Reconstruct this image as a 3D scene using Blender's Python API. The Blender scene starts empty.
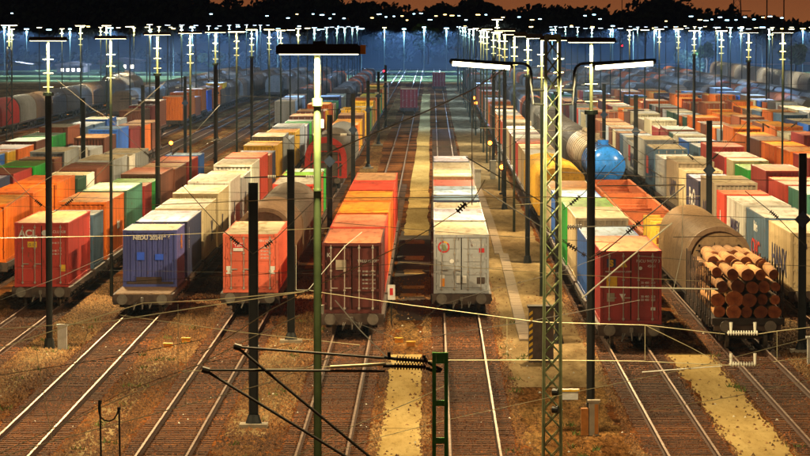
import bpy, math, random
from mathutils import Vector, Matrix

# ------------------------------------------------------------------ camera, world, light, exposure
scn = bpy.context.scene
C = scn.collection
random.seed(7)
CAM_H = 12.8
FPX = 4200.0            # focal length in pixels of an 810 px wide picture
cd = bpy.data.cameras.new('camera'); cam = bpy.data.objects.new('camera', cd); C.objects.link(cam)
cam.location = (0, 0, CAM_H)
cd.sensor_width = 36; cd.lens = FPX / 810 * 36
cd.clip_start = 1; cd.clip_end = 20000
PITCH = math.atan((228 - 24) / FPX); YAW = math.atan(27 / FPX)
cam.rotation_euler = (math.pi/2 - PITCH, 0, YAW)
scn.camera = cam
RM = cam.rotation_euler.to_matrix()

SUN_EL, SUN_ROT = math.radians(38), math.radians(215)
w = bpy.data.worlds.new('World'); scn.world = w; w.use_nodes = True
nt = w.node_tree; nt.nodes.clear()
out = nt.nodes.new('ShaderNodeOutputWorld'); bg = nt.nodes.new('ShaderNodeBackground')
sky = nt.nodes.new('ShaderNodeTexSky'); sky.sky_type = 'NISHITA'; sky.sun_disc = False
sky.sun_elevation = math.radians(1.0); sky.sun_rotation = math.radians(20); sky.dust_density = 4
geo = nt.nodes.new('ShaderNodeTexCoord'); sep = nt.nodes.new('ShaderNodeSeparateXYZ')
ramp = nt.nodes.new('ShaderNodeValToRGB')
nt.links.new(geo.outputs['Generated'], sep.inputs[0]); nt.links.new(sep.outputs[2], ramp.inputs[0])
el = ramp.color_ramp.elements
el[0].position = 0.0; el[0].color = (0.36, 0.115, 0.035, 1)
el[1].position = 0.5; el[1].color = (0.012, 0.012, 0.02, 1)
e = el.new(0.015); e.color = (0.26, 0.072, 0.025, 1)
e = el.new(0.06); e.color = (0.045, 0.03, 0.035, 1)
mixw = nt.nodes.new('ShaderNodeMix'); mixw.data_type = 'RGBA'; mixw.blend_type = 'ADD'; mixw.inputs[0].default_value = 0.002
nt.links.new(ramp.outputs[0], mixw.inputs[6]); nt.links.new(sky.outputs[0], mixw.inputs[7])
nt.links.new(mixw.outputs[2], bg.inputs[0]); bg.inputs[1].default_value = 0.8
nt.links.new(bg.outputs[0], out.inputs[0])

sl = bpy.data.lights.new('sun', 'SUN'); sun = bpy.data.objects.new('sun', sl); C.objects.link(sun)
sl.energy = 0.10; sl.angle = math.radians(12); sl.color = (1.0, 0.76, 0.46)
sun.rotation_euler = (math.radians(48), 0, math.radians(-24))
scn.view_settings.view_transform = 'Standard'; scn.view_settings.look = 'None'
scn.view_settings.exposure = 0.0; scn.view_settings.gamma = 1.0
scn.view_settings.use_curve_mapping = False
scn.cycles.use_denoising = True
scn.cycles.max_bounces = 5; scn.cycles.diffuse_bounces = 1; scn.cycles.volume_bounces = 0
scn.cycles.glossy_bounces = 2; scn.cycles.transparent_max_bounces = 4
scn.cycles.sample_clamp_indirect = 3.0; scn.cycles.sample_clamp_direct = 0.0

LAMP_W = 17000.0
HAZE = 0.00009

# ------------------------------------------------------------------ helpers
def P(px, py, Y):
    """the world point on the plane y=Y seen at a pixel of the 810 x 456 picture"""
    d = RM @ Vector(((px-405)/FPX, -(py-228)/FPX, -1.0))
    t = Y / d.y
    return Vector((d.x*t, Y, CAM_H + d.z*t))

def link(n): return nt_.links.new
class M:
    """small node-material builder"""
    def __init__(s, name):
        s.m = bpy.data.materials.new(name); s.m.use_nodes = True
        s.t = s.m.node_tree; s.b = s.t.nodes['Principled BSDF']
    def n(s, typ, **kw):
        x = s.t.nodes.new(typ)
        for k, v in kw.items(): setattr(x, k, v)
        return x
    def l(s, a, b): s.t.links.new(a, b)
    def noise(s, scale, detail=4, rough=.6, vec=None, coord='Object', mscale=None):
        tc = s.n('ShaderNodeTexCoord'); o = tc.outputs[coord]
        if mscale:
            mp = s.n('ShaderNodeMapping'); mp.inputs['Scale'].default_value = mscale
            s.l(o, mp.inputs[0]); o = mp.outputs[0]
        x = s.n('ShaderNodeTexNoise'); x.inputs['Scale'].default_value = scale
        x.inputs['Detail'].default_value = detail; x.inputs['Roughness'].default_value = rough
        s.l(o, x.inputs['Vector']); return x.outputs['Fac']
    def ramp(s, fac, stops):
        r = s.n('ShaderNodeValToRGB'); e = r.color_ramp.elements
        e[0].position = stops[0][0]; e[0].color = (*stops[0][1], 1)
        e[1].position = stops[-1][0]; e[1].color = (*stops[-1][1], 1)
        for p, c in stops[1:-1]:
            q = e.new(p); q.color = (*c, 1)
        s.l(fac, r.inputs[0]); return r.outputs[0]
    def mix(s, fac, a, b, mode='MIX'):
        x = s.n('ShaderNodeMix', data_type='RGBA', blend_type=mode)
        for v, i in ((fac, 0), (a, 6), (b, 7)):
            if hasattr(v, 'links') or hasattr(v, 'is_linked'): s.l(v, x.inputs[i])
            elif i == 0: x.inputs[0].default_value = v
            else: x.inputs[i].default_value = (*v, 1)
        return x.outputs[2]
    def base(s, c):
        if hasattr(c, 'is_linked'): s.l(c, s.b.inputs['Base Color'])
        else: s.b.inputs['Base Color'].default_value = (*c, 1)
        return s
    def set(s, rough=.6, metal=0, spec=.3):
        s.b.inputs['Roughness'].default_value = rough; s.b.inputs['Metallic'].default_value = metal
        s.b.inputs['Specular IOR Level'].default_value = spec; return s
    def bump(s, fac, strength=.3, dist=.05):
        x = s.n('ShaderNodeBump'); x.inputs['Strength'].default_value = strength; x.inputs['Distance'].default_value = dist
        s.l(fac, x.inputs['Height']); s.l(x.outputs[0], s.b.inputs['Normal']); return s

def simple(name, c, rough=.6, metal=0, var=.35, scale=3.0, c2=None):
    m = M(name); f = m.noise(scale, 5)
    c2 = c2 or tuple(v*(1-var) for v in c)
    m.base(m.ramp(f, [(.3, c2), (.65, c)])); m.set(rough, metal); return m.m

def emit(name, c, s):
    m = bpy.data.materials.new(name); m.use_nodes = True; b = m.node_tree.nodes['Principled BSDF']
    b.inputs['Base Color'].default_value = (*c, 1)
    b.inputs['Emission Color'].default_value = (*c, 1); b.inputs['Emission Strength'].default_value = s
    return m

# container paint: the object's own colour, streaked with dirt and rust that belong to the sheet metal
def paint_mat(name, roof=False):
    m = M(name)
    if roof:
        a = m.n('ShaderNodeAttribute', attribute_type='OBJECT', attribute_name='roof_col'); col = a.outputs['Color']
    else:
        a = m.n('ShaderNodeObjectInfo'); col = a.outputs['Color']
    oi = m.n('ShaderNodeObjectInfo')
    tc = m.n('ShaderNodeTexCoord'); ad = m.n('ShaderNodeVectorMath', operation='ADD')
    sc = m.n('ShaderNodeVectorMath', operation='SCALE'); sc.inputs[0].default_value = (37, 91, 53)
    m.l(oi.outputs['Random'], sc.inputs['Scale'])
    m.l(tc.outputs['Object'], ad.inputs[0]); m.l(sc.outputs[0], ad.inputs[1])
    def ns(scale, ms, det=5):
        mp = m.n('ShaderNodeMapping'); mp.inputs['Scale'].default_value = ms; m.l(ad.outputs[0], mp.inputs[0])
        x = m.n('ShaderNodeTexNoise'); x.inputs['Scale'].default_value = scale; x.inputs['Detail'].default_value = det
        m.l(mp.outputs[0], x.inputs['Vector']); return x.outputs['Fac']
    if roof:
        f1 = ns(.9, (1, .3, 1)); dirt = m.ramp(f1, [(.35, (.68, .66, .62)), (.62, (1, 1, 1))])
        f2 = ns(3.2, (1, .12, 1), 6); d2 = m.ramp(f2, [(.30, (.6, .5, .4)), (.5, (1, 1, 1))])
    else:
        f1 = ns(1.6, (1, 1, .16)); dirt = m.ramp(f1, [(.34, (.72, .69, .66)), (.6, (1, 1, 1))])
        f2 = ns(8.0, (1, 1, .5), 7); d2 = m.ramp(f2, [(.25, (.45, .33, .25)), (.37, (1, 1, 1))])
    c = m.mix(1.0, col, dirt, 'MULTIPLY'); c = m.mix(1.0, c, d2, 'MULTIPLY')
    f3 = ns(3.2, (1, 1, .5), 7); k = m.ramp(f3, [(.64, (0, 0, 0)), (.72, (.8, .8, .8))])
    c = m.mix(k, c, (.12, .05, .025))
    m.base(c); m.set(.62 if roof else .5, 0, .3 if roof else .4); return m.m

paint = paint_mat('container_paint'); roofpaint = paint_mat('container_roof', True)
MT = dict(
    black=simple('black_steel', (.012, .014, .013), .5),
    dkgreen=simple('dark_green_paint', (.02, .035, .024), .5),
    green=simple('green_paint', (.20, .30, .12), .45),
    mgreen=simple('mast_green', (.20, .25, .12), .5, scale=6),
    litpole=simple('mast_upper_paint', (.06, .07, .028), .6, scale=8),
    postgreen=simple('post_green', (.08, .36, .06), .45, scale=6),
    galv=simple('galvanised', (.50, .50, .40), .4, 0, scale=8),
    undr=simple('underframe', (.035, .024, .018), .8, scale=4),
    sill=simple('wagon_sill', (.085, .055, .04), .7, scale=3, c2=(.04, .025, .02)),
    wheel=simple('wheel_steel', (.10, .08, .06), .5, .3),
    buf=simple('buffer_steel', (.17, .15, .125), .45, .2, scale=5),
    deckw=simple('wagon_planks', (.40, .26, .15), .85, scale=6, c2=(.16, .09, .05)),
    bar=simple('lock_bar', (.42, .38, .33), .4, .2, scale=8),
    rail_side=simple('rail_rust', (.07, .028, .014), .85, scale=6),
    rail_top=simple('rail_head', (.46, .33, .25), .5, .7, scale=1.5, c2=(.20, .12, .08)),
    white=simple('white_paint', (.75, .75, .72), .5),
    yellow=simple('yellow_paint', (.75, .45, .03), .5),
    orange=simple('orange_paint', (.80, .28, .02), .5),
    dullorange=simple('dull_orange', (.45, .17, .03), .7, scale=5),
    redp=simple('red_paint', (.6, .03, .03), .5),
    bluep=simple('blue_paint', (.04, .14, .95), .5, var=.2),
    navy=simple('navy_paint', (.03, .04, .12), .5),
    wire=simple('wire_bright', (.55, .50, .30), .35, .3, scale=2),
    wired=simple('wire_dark', (.05, .045, .035), .5, .3, scale=2),
    insul=simple('insulator_brown', (.03, .02, .015), .25),
    insulw=simple('insulator_pale', (.75, .75, .65), .25),
    conc=simple('concrete', (.36, .31, .23), .9, scale=2),
    gray=simple('gray_cabinet', (.5, .5, .46), .6),
    plate=simple('plate_blue', (.03, .05, .09), .4),
    bark=simple('bark', (.09, .06, .04), .9),
    housing=simple('lamp_housing', (.015, .012, .01), .5),
)
MT['tube_warm'] = emit('lamp_tube_warm', (1.0, .86, .50), 16)
MT['tube_cool'] = emit('lamp_tube_cool', (.66, .85, 1.0), 7)
MT['sig_orange'] = emit('signal_orange', (1.0, .16, .01), 30)
MT['sig_red'] = emit('signal_red', (1.0, .01, .02), 40)
MT['far_warm'] = emit('far_lamp_warm', (1.0, .66, .22), 12)
MT['far_cool'] = emit('far_lamp_cool', (.45, .80, 1.0), 14)
MT['win_lit'] = emit('lit_window', (1.0, .9, .7), 4)

class MB:
    def __init__(s): s.v = []; s.f = []; s.mi = []
    def add(s, vs, fs, mi=0):
        b = len(s.v); s.v += [tuple(v) for v in vs]
        for f in fs: s.f.append(tuple(i+b for i in f)); s.mi.append(mi)
        return s
    def box(s, x0, x1, y0, y1, z0, z1, mi=0):
        vs = [(x, y, z) for z in (z0, z1) for y in (y0, y1) for x in (x0, x1)]
        return s.add(vs, [(0,2,3,1),(4,5,7,6),(0,1,5,4),(2,6,7,3),(0,4,6,2),(1,3,7,5)], mi)
    def tube(s, a, b, r, r2=None, n=8, mi=0, cap=True):
        a = Vector(a); b = Vector(b); r2 = r if r2 is None else r2
        d = (b-a).normalized(); u = d.orthogonal().normalized(); v = d.cross(u)
        vs = []
        for p, q in ((a, r), (b, r2)):
            for i in range(n):
                t = 2*math.pi*i/n; vs.append(p + (u*math.cos(t)+v*math.sin(t))*q)
        fs = [(i, (i+1) % n, n+(i+1) % n, n+i) for i in range(n)]
        if cap: fs += [tuple(range(n))[::-1], tuple(range(n, 2*n))]
        return s.add(vs, fs, mi)
    def path(s, pts, r, n=6, mi=0):
        for a, b in zip(pts[:-1], pts[1:]): s.tube(a, b, r, n=n, mi=mi)
        return s
    def prism(s, prof, y0, y1, mi=0, capmi=None):
        """profile of (x, z) swept along y"""
        n = len(prof)
        vs = [(x, y0, z) for x, z in prof] + [(x, y1, z) for x, z in prof]
        s.add(vs, [(i, (i+1) % n, n+(i+1) % n, n+i) for i in range(n)], mi)
        return s.add(vs, [tuple(range(n))[::-1], tuple(range(n, 2*n))], mi if capmi is None else capmi)
    def mesh(s, name, mats, smooth=False):
        me = bpy.data.meshes.new(name); me.from_pydata(s.v, [], s.f)
        for m in mats: me.materials.append(m)
        me.polygons.foreach_set('material_index', s.mi)
        if smooth: me.polygons.foreach_set('use_smooth', [True]*len(s.f))
        me.update(); return me

def obj(name, me, parent=None, loc=None, mats=None, smooth=False, rz=0):
    if isinstance(me, MB): me = me.mesh(name, mats, smooth)
    o = bpy.data.objects.new(name, me); C.objects.link(o)
    if parent: o.parent = parent
    if loc is not None: o.location = loc
    if rz: o.rotation_euler = (0, 0, rz)
    return o
def empty(name, loc, rz=0):
    o = bpy.data.objects.new(name, None); C.objects.link(o); o.location = loc; o.rotation_euler = (0, 0, rz); return o
def tag(o, label, cat, group=None):
    o['label'] = label; o['category'] = cat
    if group: o['group'] = group
    return o
def struct(o): o['kind'] = 'structure'; return o
def copy_tree(o, loc=None, parent=None):
    c = o.copy(); C.objects.link(c)
    if parent: c.parent = parent
    if loc is not None: c.location = loc
    for ch in kids.get(o.name, []): copy_tree(ch, None, c)
    return c
kids = {}
def proto(root):
    """remember the children of a thing that will be copied"""
    for x in [root] + list(root.children_recursive): kids[x.name] = list(x.children)
    return root
ORD = ['first','second','third','fourth','fifth','sixth','seventh','eighth','ninth','tenth','eleventh','twelfth','thirteenth',
 'fourteenth','fifteenth','sixteenth','seventeenth','eighteenth','nineteenth','twentieth']
def ordn(i):
    if i < 20: return ORD[i]
    if i >= 99: return 'hundredth' if i == 99 else 'hundred-and-'+ordn(i-100)
    n = i+1; T = ['twent', 'thirt', 'fort', 'fift', 'sixt', 'sevent', 'eight', 'ninet'][n//10-2]
    return T+'ieth' if n % 10 == 0 else T+'y-'+ORD[n % 10-1]
    return ['twenty','thirty','forty'][(i+1)//10-2] + ('-'+ORD[(i+1) % 10-1] if (i+1) % 10 else 'th') if (i+1) % 10 else ['twentieth','thirtieth','fortieth'][(i+1)//10-2]
def text(s, size, loc, rot, mat, parent, name='lettering', ext=.004, align='CENTER', bold=0.0):
    cu = bpy.data.curves.new(name, 'FONT'); cu.body = s; cu.size = size; cu.extrude = ext; cu.align_x = align; cu.offset = bold
    cu.materials.append(mat); o = bpy.data.objects.new(name, cu); C.objects.link(o)
    me = bpy.data.meshes.new_from_object(o); bpy.data.objects.remove(o); bpy.data.curves.remove(cu)
    if not me.materials: me.materials.append(mat)
    o = bpy.data.objects.new(name, me); C.objects.link(o)
    o.location = loc; o.rotation_euler = rot; o.parent = parent; return o
R_FRONT = (math.pi/2, 0, 0)                 # readable from the camera
R_LEFTF = (math.pi/2, 0, -math.pi/2)        # on a face turned to -x
R_RIGHTF = (math.pi/2, 0, math.pi/2)        # on a face turned to +x

# ------------------------------------------------------------------ ground
def ground_mat():
    m = M('ballast_ground')
    f = m.noise(.2, 6, .65, mscale=(1, .3, 1)); f2 = m.noise(1.6, 6, .7, mscale=(1, .2, 1)); f3 = m.noise(8, 4, .8, mscale=(1, .15, 1))
    c = m.ramp(f, [(.36, (.11, .05, .02)), (.48, (.17, .09, .035)), (.60, (.25, .16, .07))])
    g = m.ramp(f2, [(.30, (.45, .40, .36)), (.62, (1.15, 1.1, 1.0))])
    h = m.ramp(f3, [(.33, (.25, .22, .20)), (.50, (.95, .93, .9)), (.66, (1.9, 1.75, 1.5))])
    c = m.mix(1.0, c, g, 'MULTIPLY'); c = m.mix(1.0, c, h, 'MULTIPLY')
    m.base(c); m.set(1.0, 0, .0); m.bump(f3, .9, .12); return m.m
def bed_mat():
    m = M('rusty_track_bed')
    f = m.noise(.25, 5, .6); f2 = m.noise(4.5, 5, .8); f4 = m.noise(.08, 3, .5)
    c = m.ramp(f, [(.34, (.05, .024, .012)), (.50, (.17, .062, .02)), (.62, (.24, .09, .026))])
    k = m.ramp(f4, [(.45, (1, 1, 1)), (.62, (.42, .42, .42))])
    h = m.ramp(f2, [(.33, (.22, .20, .18)), (.50, (.95, .92, .9)), (.66, (1.8, 1.7, 1.5))])
    c = m.mix(1.0, c, h, 'MULTIPLY'); c = m.mix(1.0, c, k, 'MULTIPLY')
    m.base(c); m.set(1.0, 0, .0); m.bump(f2, .9, .1); return m.m
def path_mat(name, a, b):
    m = M(name); f = m.noise(1.0, 6, .7, mscale=(1, .16, 1)); f2 = m.noise(8, 3, .7, mscale=(1, .15, 1))
    c = m.ramp(f, [(.35, a), (.62, b)]); h = m.ramp(f2, [(.3, (.7, .68, .62)), (.5, (1, 1, 1))])
    m.base(m.mix(1.0, c, h, 'MULTIPLY')); m.set(1.0, 0, .0); m.bump(f2, .3, .03); return m.m
def sleeper_mat():
    m = M('old_sleepers'); f = m.noise(1.1, 4, .6, mscale=(.4, 3, 1)); f2 = m.noise(12, 3, .7, mscale=(.3, 2, 1))
    c = m.ramp(f, [(.32, (.035, .02, .014)), (.52, (.09, .045, .024)), (.68, (.17, .08, .035))])
    c = m.mix(1.0, c, m.ramp(f2, [(.3, (.5, .48, .45)), (.6, (1.2, 1.15, 1.1))]), 'MULTIPLY')
    m.base(c); m.set(.9, 0, .2); return m.m
G_ballast, G_bed, G_sleep = ground_mat(), bed_mat(), sleeper_mat()
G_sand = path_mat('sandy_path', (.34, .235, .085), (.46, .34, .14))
G_conc = path_mat('service_path', (.14, .095, .045), (.28, .205, .105))
G_grass = simple('dry_grass', (.03, .035, .012), .95, var=.6, scale=.05)
G_grass.node_tree.nodes['Principled BSDF'].inputs['Specular IOR Level'].default_value = 0

g = MB(); g.add([(-2500, -60, -.2), (2500, -60, -.2), (2500, 6500, -.2), (-2500, 6500, -.2)], [(0, 1, 2, 3)])
struct(obj('ground', g, mats=[G_ballast]))

def strip(name, xc, hw, y0, y1, z, mat, jag=.22, step=1.3, far=False):
    L, Rr = [], []
    y = y0; w1 = w2 = 0
    while y < y1:
        w1 = w1*.75 + random.uniform(-jag, jag); w2 = w2*.75 + random.uniform(-jag, jag)
        L.append((xc-hw+w1, y, z)); Rr.append((xc+hw+w2, y, z)); y += step*(1 if y < 330 else 8)
    n = len(L); m = MB(); m.add(L+Rr, [(i, n+i, n+i+1, i+1) for i in range(n-1)])
    return struct(obj(name, m, mats=[mat]))

TRACKS = [-50.5, -46, -41.4, -36.8, -32, -27.2, -22.5, -17.7, -12.75, -8.05, -3.3, 1.3, 7.8, 12.4, 17.2, 21.7, 26.5, 31.3, 36, 40.7, 45.4, 50, 61, 66]
rail_prof = [(-.07, -.17), (.07, -.17), (.07, -.155), (.012, -.13), (.012, -.045), (.036, -.03), (.036, 0), (-.036, 0), (-.036, -.03), (-.012, -.045), (-.012, -.13), (-.07, -.155)]
slp = MB()
for X in TRACKS:
    strip('track_bed', X, 1.75, 110 if abs(X) < 25 else 200, 1150, -.192, G_bed)
    t = struct(empty('railway_track', (X, 0, 0)))
    y0 = 100 if abs(X) < 20 else 180
    for s in (-1, 1):
        r = MB()
        xs = s*.7535
        prof = [(x+xs, z) for x, z in rail_prof]
        n = len(prof)
        vs = [(x, y, z) for y in (y0, 1200) for x, z in prof]
        for i in range(n):
            r.add([vs[i], vs[(i+1) % n], vs[n+(i+1) % n], vs[n+i]], [(0, 1, 2, 3)], 1 if i == 6 else 0)
        # the curve of the throat is outside the frame, so each rail runs straight
        obj('rail', r, t, mats=[MT['rail_side'], MT['rail_top']])
    end = 340 if -14 < X < 14 else (320 if X < 0 else 240)
    if X == 1.3: end = 520
    if X < -20 and X > -40: end = 520
    m = MB(); y = y0
    while y < end:
        a = random.uniform(-.03, .03); h = random.uniform(-.012, .008)
        m.box(-1.28+a, 1.28+a, y-.13, y+.13, -.25, -.170+h*.6); y += .62
    so = obj('sleepers', m, t, mats=[G_sleep]); so['kind'] = 'structure'
# walkways of sand and concrete between the tracks
strip('sandy_path', -.98, .68, 122, 166, -.186, G_sand, .08)
G_shade = simple('painted_shade_ballast', (.05, .036, .026), .9, var=.6, scale=2.5)  # dark colour painting the shade in the aisle between the two trains
strip('painted_shade_ballast', -1.0, .92, 184, 264, -.188, G_shade, .05)
for yc, ln in ((200, 1.6), (206, 1.2), (218, 3.0), (231, 3.2), (248, 3.5)): strip('sandy_path', -.95+random.uniform(-.1, .1), .55, yc, yc+ln+1.3, -.184, G_sand, .1, step=.6)  # sandy patches painting the lamplight that falls through the wagon gaps
strip('sandy_path', -.98, .72, 258, 780, -.186, G_sand, .05)
strip('sandy_path', 10.1, .9, 112, 166, -.186, G_sand, .12)
strip('sandy_path', -10.6, .45, 118, 172, -.186, G_conc, .1)
strip('sandy_path', -5.9, .7, 132, 172, -.186, G_conc, .1)
strip('sandy_path', -15.3, .55, 140, 190, -.186, G_conc, .1)
strip('service_path', 4.55, 1.75, 150, 900, -.186, G_conc, .08)
m = MB()
for i in range(150):
    y = 172 + i*1.5
    xx = 3.95 + .12*math.sin(y*.03) - (.25 if y > 235 else 0)
    m.box(xx-.25, xx+.25, y, y+1.46, -.2, -.12+random.uniform(0, .012))
struct(obj('cable_trough_path', m, mats=[simple('trough_lids', (.27, .20, .13), .9, scale=2)]))
m = MB(); m.add([(-180, 935, -.15), (180, 935, -.15), (260, 1330, -.15), (-260, 1330, -.15)], [(0, 1, 2, 3)])
struct(obj('grass_field', m, mats=[G_grass]))

# ------------------------------------------------------------------ containers
CW = 1.219
def corr_side(m, x, sgn, y0, y1, z0, z1, pitch, depth, mi=0):
    n = max(3, round((y1-y0)/pitch)); p = (y1-y0)/n
    pts = []
    for i in range(n):
        a = y0+i*p
        pts += [(a, 0), (a+p*.28, 0), (a+p*.5, depth), (a+p*.78, depth)]
    pts.append((y1, 0))
    vs = [(x-sgn*d, y, z0) for y, d in pts] + [(x-sgn*d, y, z1) for y, d in pts]; k = len(pts)
    m.add(vs, [(i, i+1, k+i+1, k+i) if sgn > 0 else (i+1, i, k+i, k+i+1) for i in range(k-1)], mi)
def corr_end(m, y, sgn, x0, x1, z0, z1, pitch, depth, mi=0):
    n = max(3, round((x1-x0)/pitch)); p = (x1-x0)/n; pts = []
    for i in range(n):
        a = x0+i*p; pts += [(a, 0), (a+p*.25, 0), (a+p*.42, depth), (a+p*.82, depth)]
    pts.append((x1, 0)); k = len(pts)
    vs = [(x, y-sgn*d, z0) for x, d in pts] + [(x, y-sgn*d, z1) for x, d in pts]
    m.add(vs, [(i, i+1, k+i+1, k+i) for i in range(k-1)], mi)
def door_leaf(m, x0, x1, H, y):
    """flat leaf with pressed horizontal panels"""
    z0, z1 = .16, H-.13
    m.box(x0+.012, x1-.012, y, y+.05, z0, z1, 0)
    for z in (.35, .9, 1.5, 2.1): m.box(*((x0-.03, x0+.08) if x0 < -.5 else (x1-.08, x1+.03)), y-.05, y, z, z+.09, 0)
    n = 4; hh = (z1-z0)/n
    for i in range(n):
        m.box(x0+.10, x1-.10, y-.034, y, z0+i*hh+.09, z0+(i+1)*hh-.09, 0)
def bars(m, x0, x1, H, y, mi=0, xs=None):
    for x in xs:
        m.tube((x, y-.05, .12), (x, y-.05, H-.08), .019, n=6, mi=mi)
        for z in (.2, .95, 1.75, H-.2): m.box(x-.045, x+.045, y-.075, y-.002, z-.035, z+.035, mi)
        m.box(x-.02, x+.28 if x < (x0+x1)/2 else x+.02, y-.085, y-.06, 1.02, 1.06, mi)
def container_mesh(L, H, style, far):
    m = MB(); pw = .085
    for s in (-1, 1):
        for y0, y1 in ((0, .14), (L-.14, L)):
            m.box(min(s*CW, s*(CW-.11)), max(s*CW, s*(CW-.11)), y0, y1, 0, H, 0)
        corr_side(m, s*(CW-.012), s, .14, L-.14, .15, H-.07, .28, .04)
        m.box(min(s*CW, s*(CW-.06)), max(s*CW, s*(CW-.06)), .14, L-.14, 0, .15, 0)
        m.box(min(s*CW, s*(CW-.05)), max(s*CW, s*(CW-.05)), .14, L-.14, H-.07, H+.004, 0)
        for y in (0, L-.18):       # corner castings
            for z in (-.01, H-.11):
                m.box(min(s*(CW+.008), s*(CW-.17)), max(s*(CW+.008), s*(CW-.17)), y-.008, y+.188, z, z+.122, 0)
    m.box(-CW+.11, CW-.11, .001, .10, .001, .15, 0)
    m.box(-CW+.11, CW-.11, .001, .12, H-.13, H-.002, 0)
    m.box(-CW+.11, CW-.11, L-.12, L-.001, .001, H-.002, 0)
    # roof with shallow cross swages
    n = round(L/.56); p = (L-.24)/n; pts = []
    for i in range(n):
        a = .12+i*p; pts += [(a, 0), (a+p*.2, 0), (a+p*.32, -.016), (a+p*.88, -.016)]
    pts.append((L-.12, 0)); k = len(pts)
    vs = [(-CW+.05, y, H+d) for y, d in pts]+[(CW-.05, y, H+d) for y, d in pts]
    m.add(vs, [(i, k+i, k+i+1, i+1) for i in range(k-1)], 1)
    m.box(-CW+.17, CW-.17, 0.003, .12, H-.02, H+.003, 1)
    if style == 'e':
        corr_end(m, .055, -1, -CW+.11, CW-.11, .15, H-.13, .245, .06)
    elif far:
        m2 = MB(); door_leaf(m, -CW+.11, 0, H, .05); door_leaf(m, 0, CW-.11, H, .05)
        bars(m, -CW, 0, H, .028, 2, (-.86, -.3)); bars(m, 0, CW, H, .028, 2, (.3, .86))
    else:
        m.box(-CW+.11, CW-.11, .12, .14, .15, H-.13, 3)
    return m.mesh('container_shell', [paint, roofpaint, MT['bar'], MT['undr']])
LEN = {'4': 12.192, '2': 6.058, '3': 9.1}
HT = {'': 2.591, 'h': 2.896, 'l': 2.438}
cmesh = {}
def get_cmesh(L, H, style, far):
    k = (L, H, style, far)
    if k not in cmesh: cmesh[k] = container_mesh(LEN[L], HT[H], style, far)
    return cmesh[k]
dmesh = {}
def get_door(H, side):
    if (H, side) not in dmesh:
        m = MB(); h = HT[H]
        x0, x1 = (-CW+.115, -.012) if side < 0 else (.012, CW-.115)
        door_leaf(m, x0, x1, h, .05)
        b = MB(); bars(b, -1, 1, h, .028, 0, (-.86,) if side < 0 else (.3,))
        b2 = MB(); bars(b2, -1, 1, h, .028, 0, (-.3,) if side < 0 else (.86,))
        dmesh[(H, side)] = (m.mesh('door', [paint]), b.mesh('locking_bar', [MT['bar']]), b2.mesh('locking_bar', [MT['bar']]))
    return dmesh[(H, side)]
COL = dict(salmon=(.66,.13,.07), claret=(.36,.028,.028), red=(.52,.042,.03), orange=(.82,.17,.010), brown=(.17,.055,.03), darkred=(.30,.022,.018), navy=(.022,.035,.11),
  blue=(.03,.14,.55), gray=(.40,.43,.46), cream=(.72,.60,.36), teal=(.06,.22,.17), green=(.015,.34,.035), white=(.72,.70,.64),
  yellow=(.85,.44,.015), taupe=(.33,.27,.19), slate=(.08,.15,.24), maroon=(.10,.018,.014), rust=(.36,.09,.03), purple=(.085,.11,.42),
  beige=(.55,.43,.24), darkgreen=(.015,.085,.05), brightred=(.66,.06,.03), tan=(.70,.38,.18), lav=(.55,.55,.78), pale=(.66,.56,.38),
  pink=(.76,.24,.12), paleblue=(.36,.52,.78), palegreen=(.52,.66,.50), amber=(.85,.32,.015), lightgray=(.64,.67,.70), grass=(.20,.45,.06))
RN = dict(lav='lavender', pale='cream', paleblue='pale blue', palegreen='pale green', brightred='red', lightgray='light grey', grass='light green')
CN = dict(salmon='light red', claret='maroon', darkred='dark red', darkgreen='dark green', brightred='bright red', lightgray='light grey', gray='grey', navy='navy blue', paleblue='pale blue')
GROUP_C = 'shipping containers on the trains in the yard'
counts = {}
first_of = {}
def container(X, Y, L, H, col, roof, style, z, row, idx, vary=True):
    near = Y < 212 and style == 'd'
    o = bpy.data.objects.new('shipping_container', get_cmesh(L, H, style, not near)); C.objects.link(o)
    o.location = (X, Y, z)
    c = COL[col]; j = random.uniform(.85, 1.12)
    o.color = (min(c[0]*j, .85), min(c[1]*j, .85), min(c[2]*j, .85), 1)
    rc = COL[roof]; j = random.uniform(.9, 1.08)
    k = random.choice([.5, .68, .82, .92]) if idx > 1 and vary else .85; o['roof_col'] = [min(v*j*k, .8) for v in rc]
    size = {'4': 'long', '2': 'short', '3': 'mid-length'}[L]
    tag(o, '%s %s container, %s roof, %s in the %s' % (size, CN.get(col, col), RN.get(roof, CN.get(roof, roof)), ordn(idx), row), 'shipping container', GROUP_C)
    if near:
        for s in (-1, 1):
            dm, b1, b2 = get_door(H, s)
            d = obj('door', dm, o); d.color = o.color
            obj('locking_bar', b1, d); obj('locking_bar', b2, d)
    counts['c'] = counts.get('c', 0)+1
    return o

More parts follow.
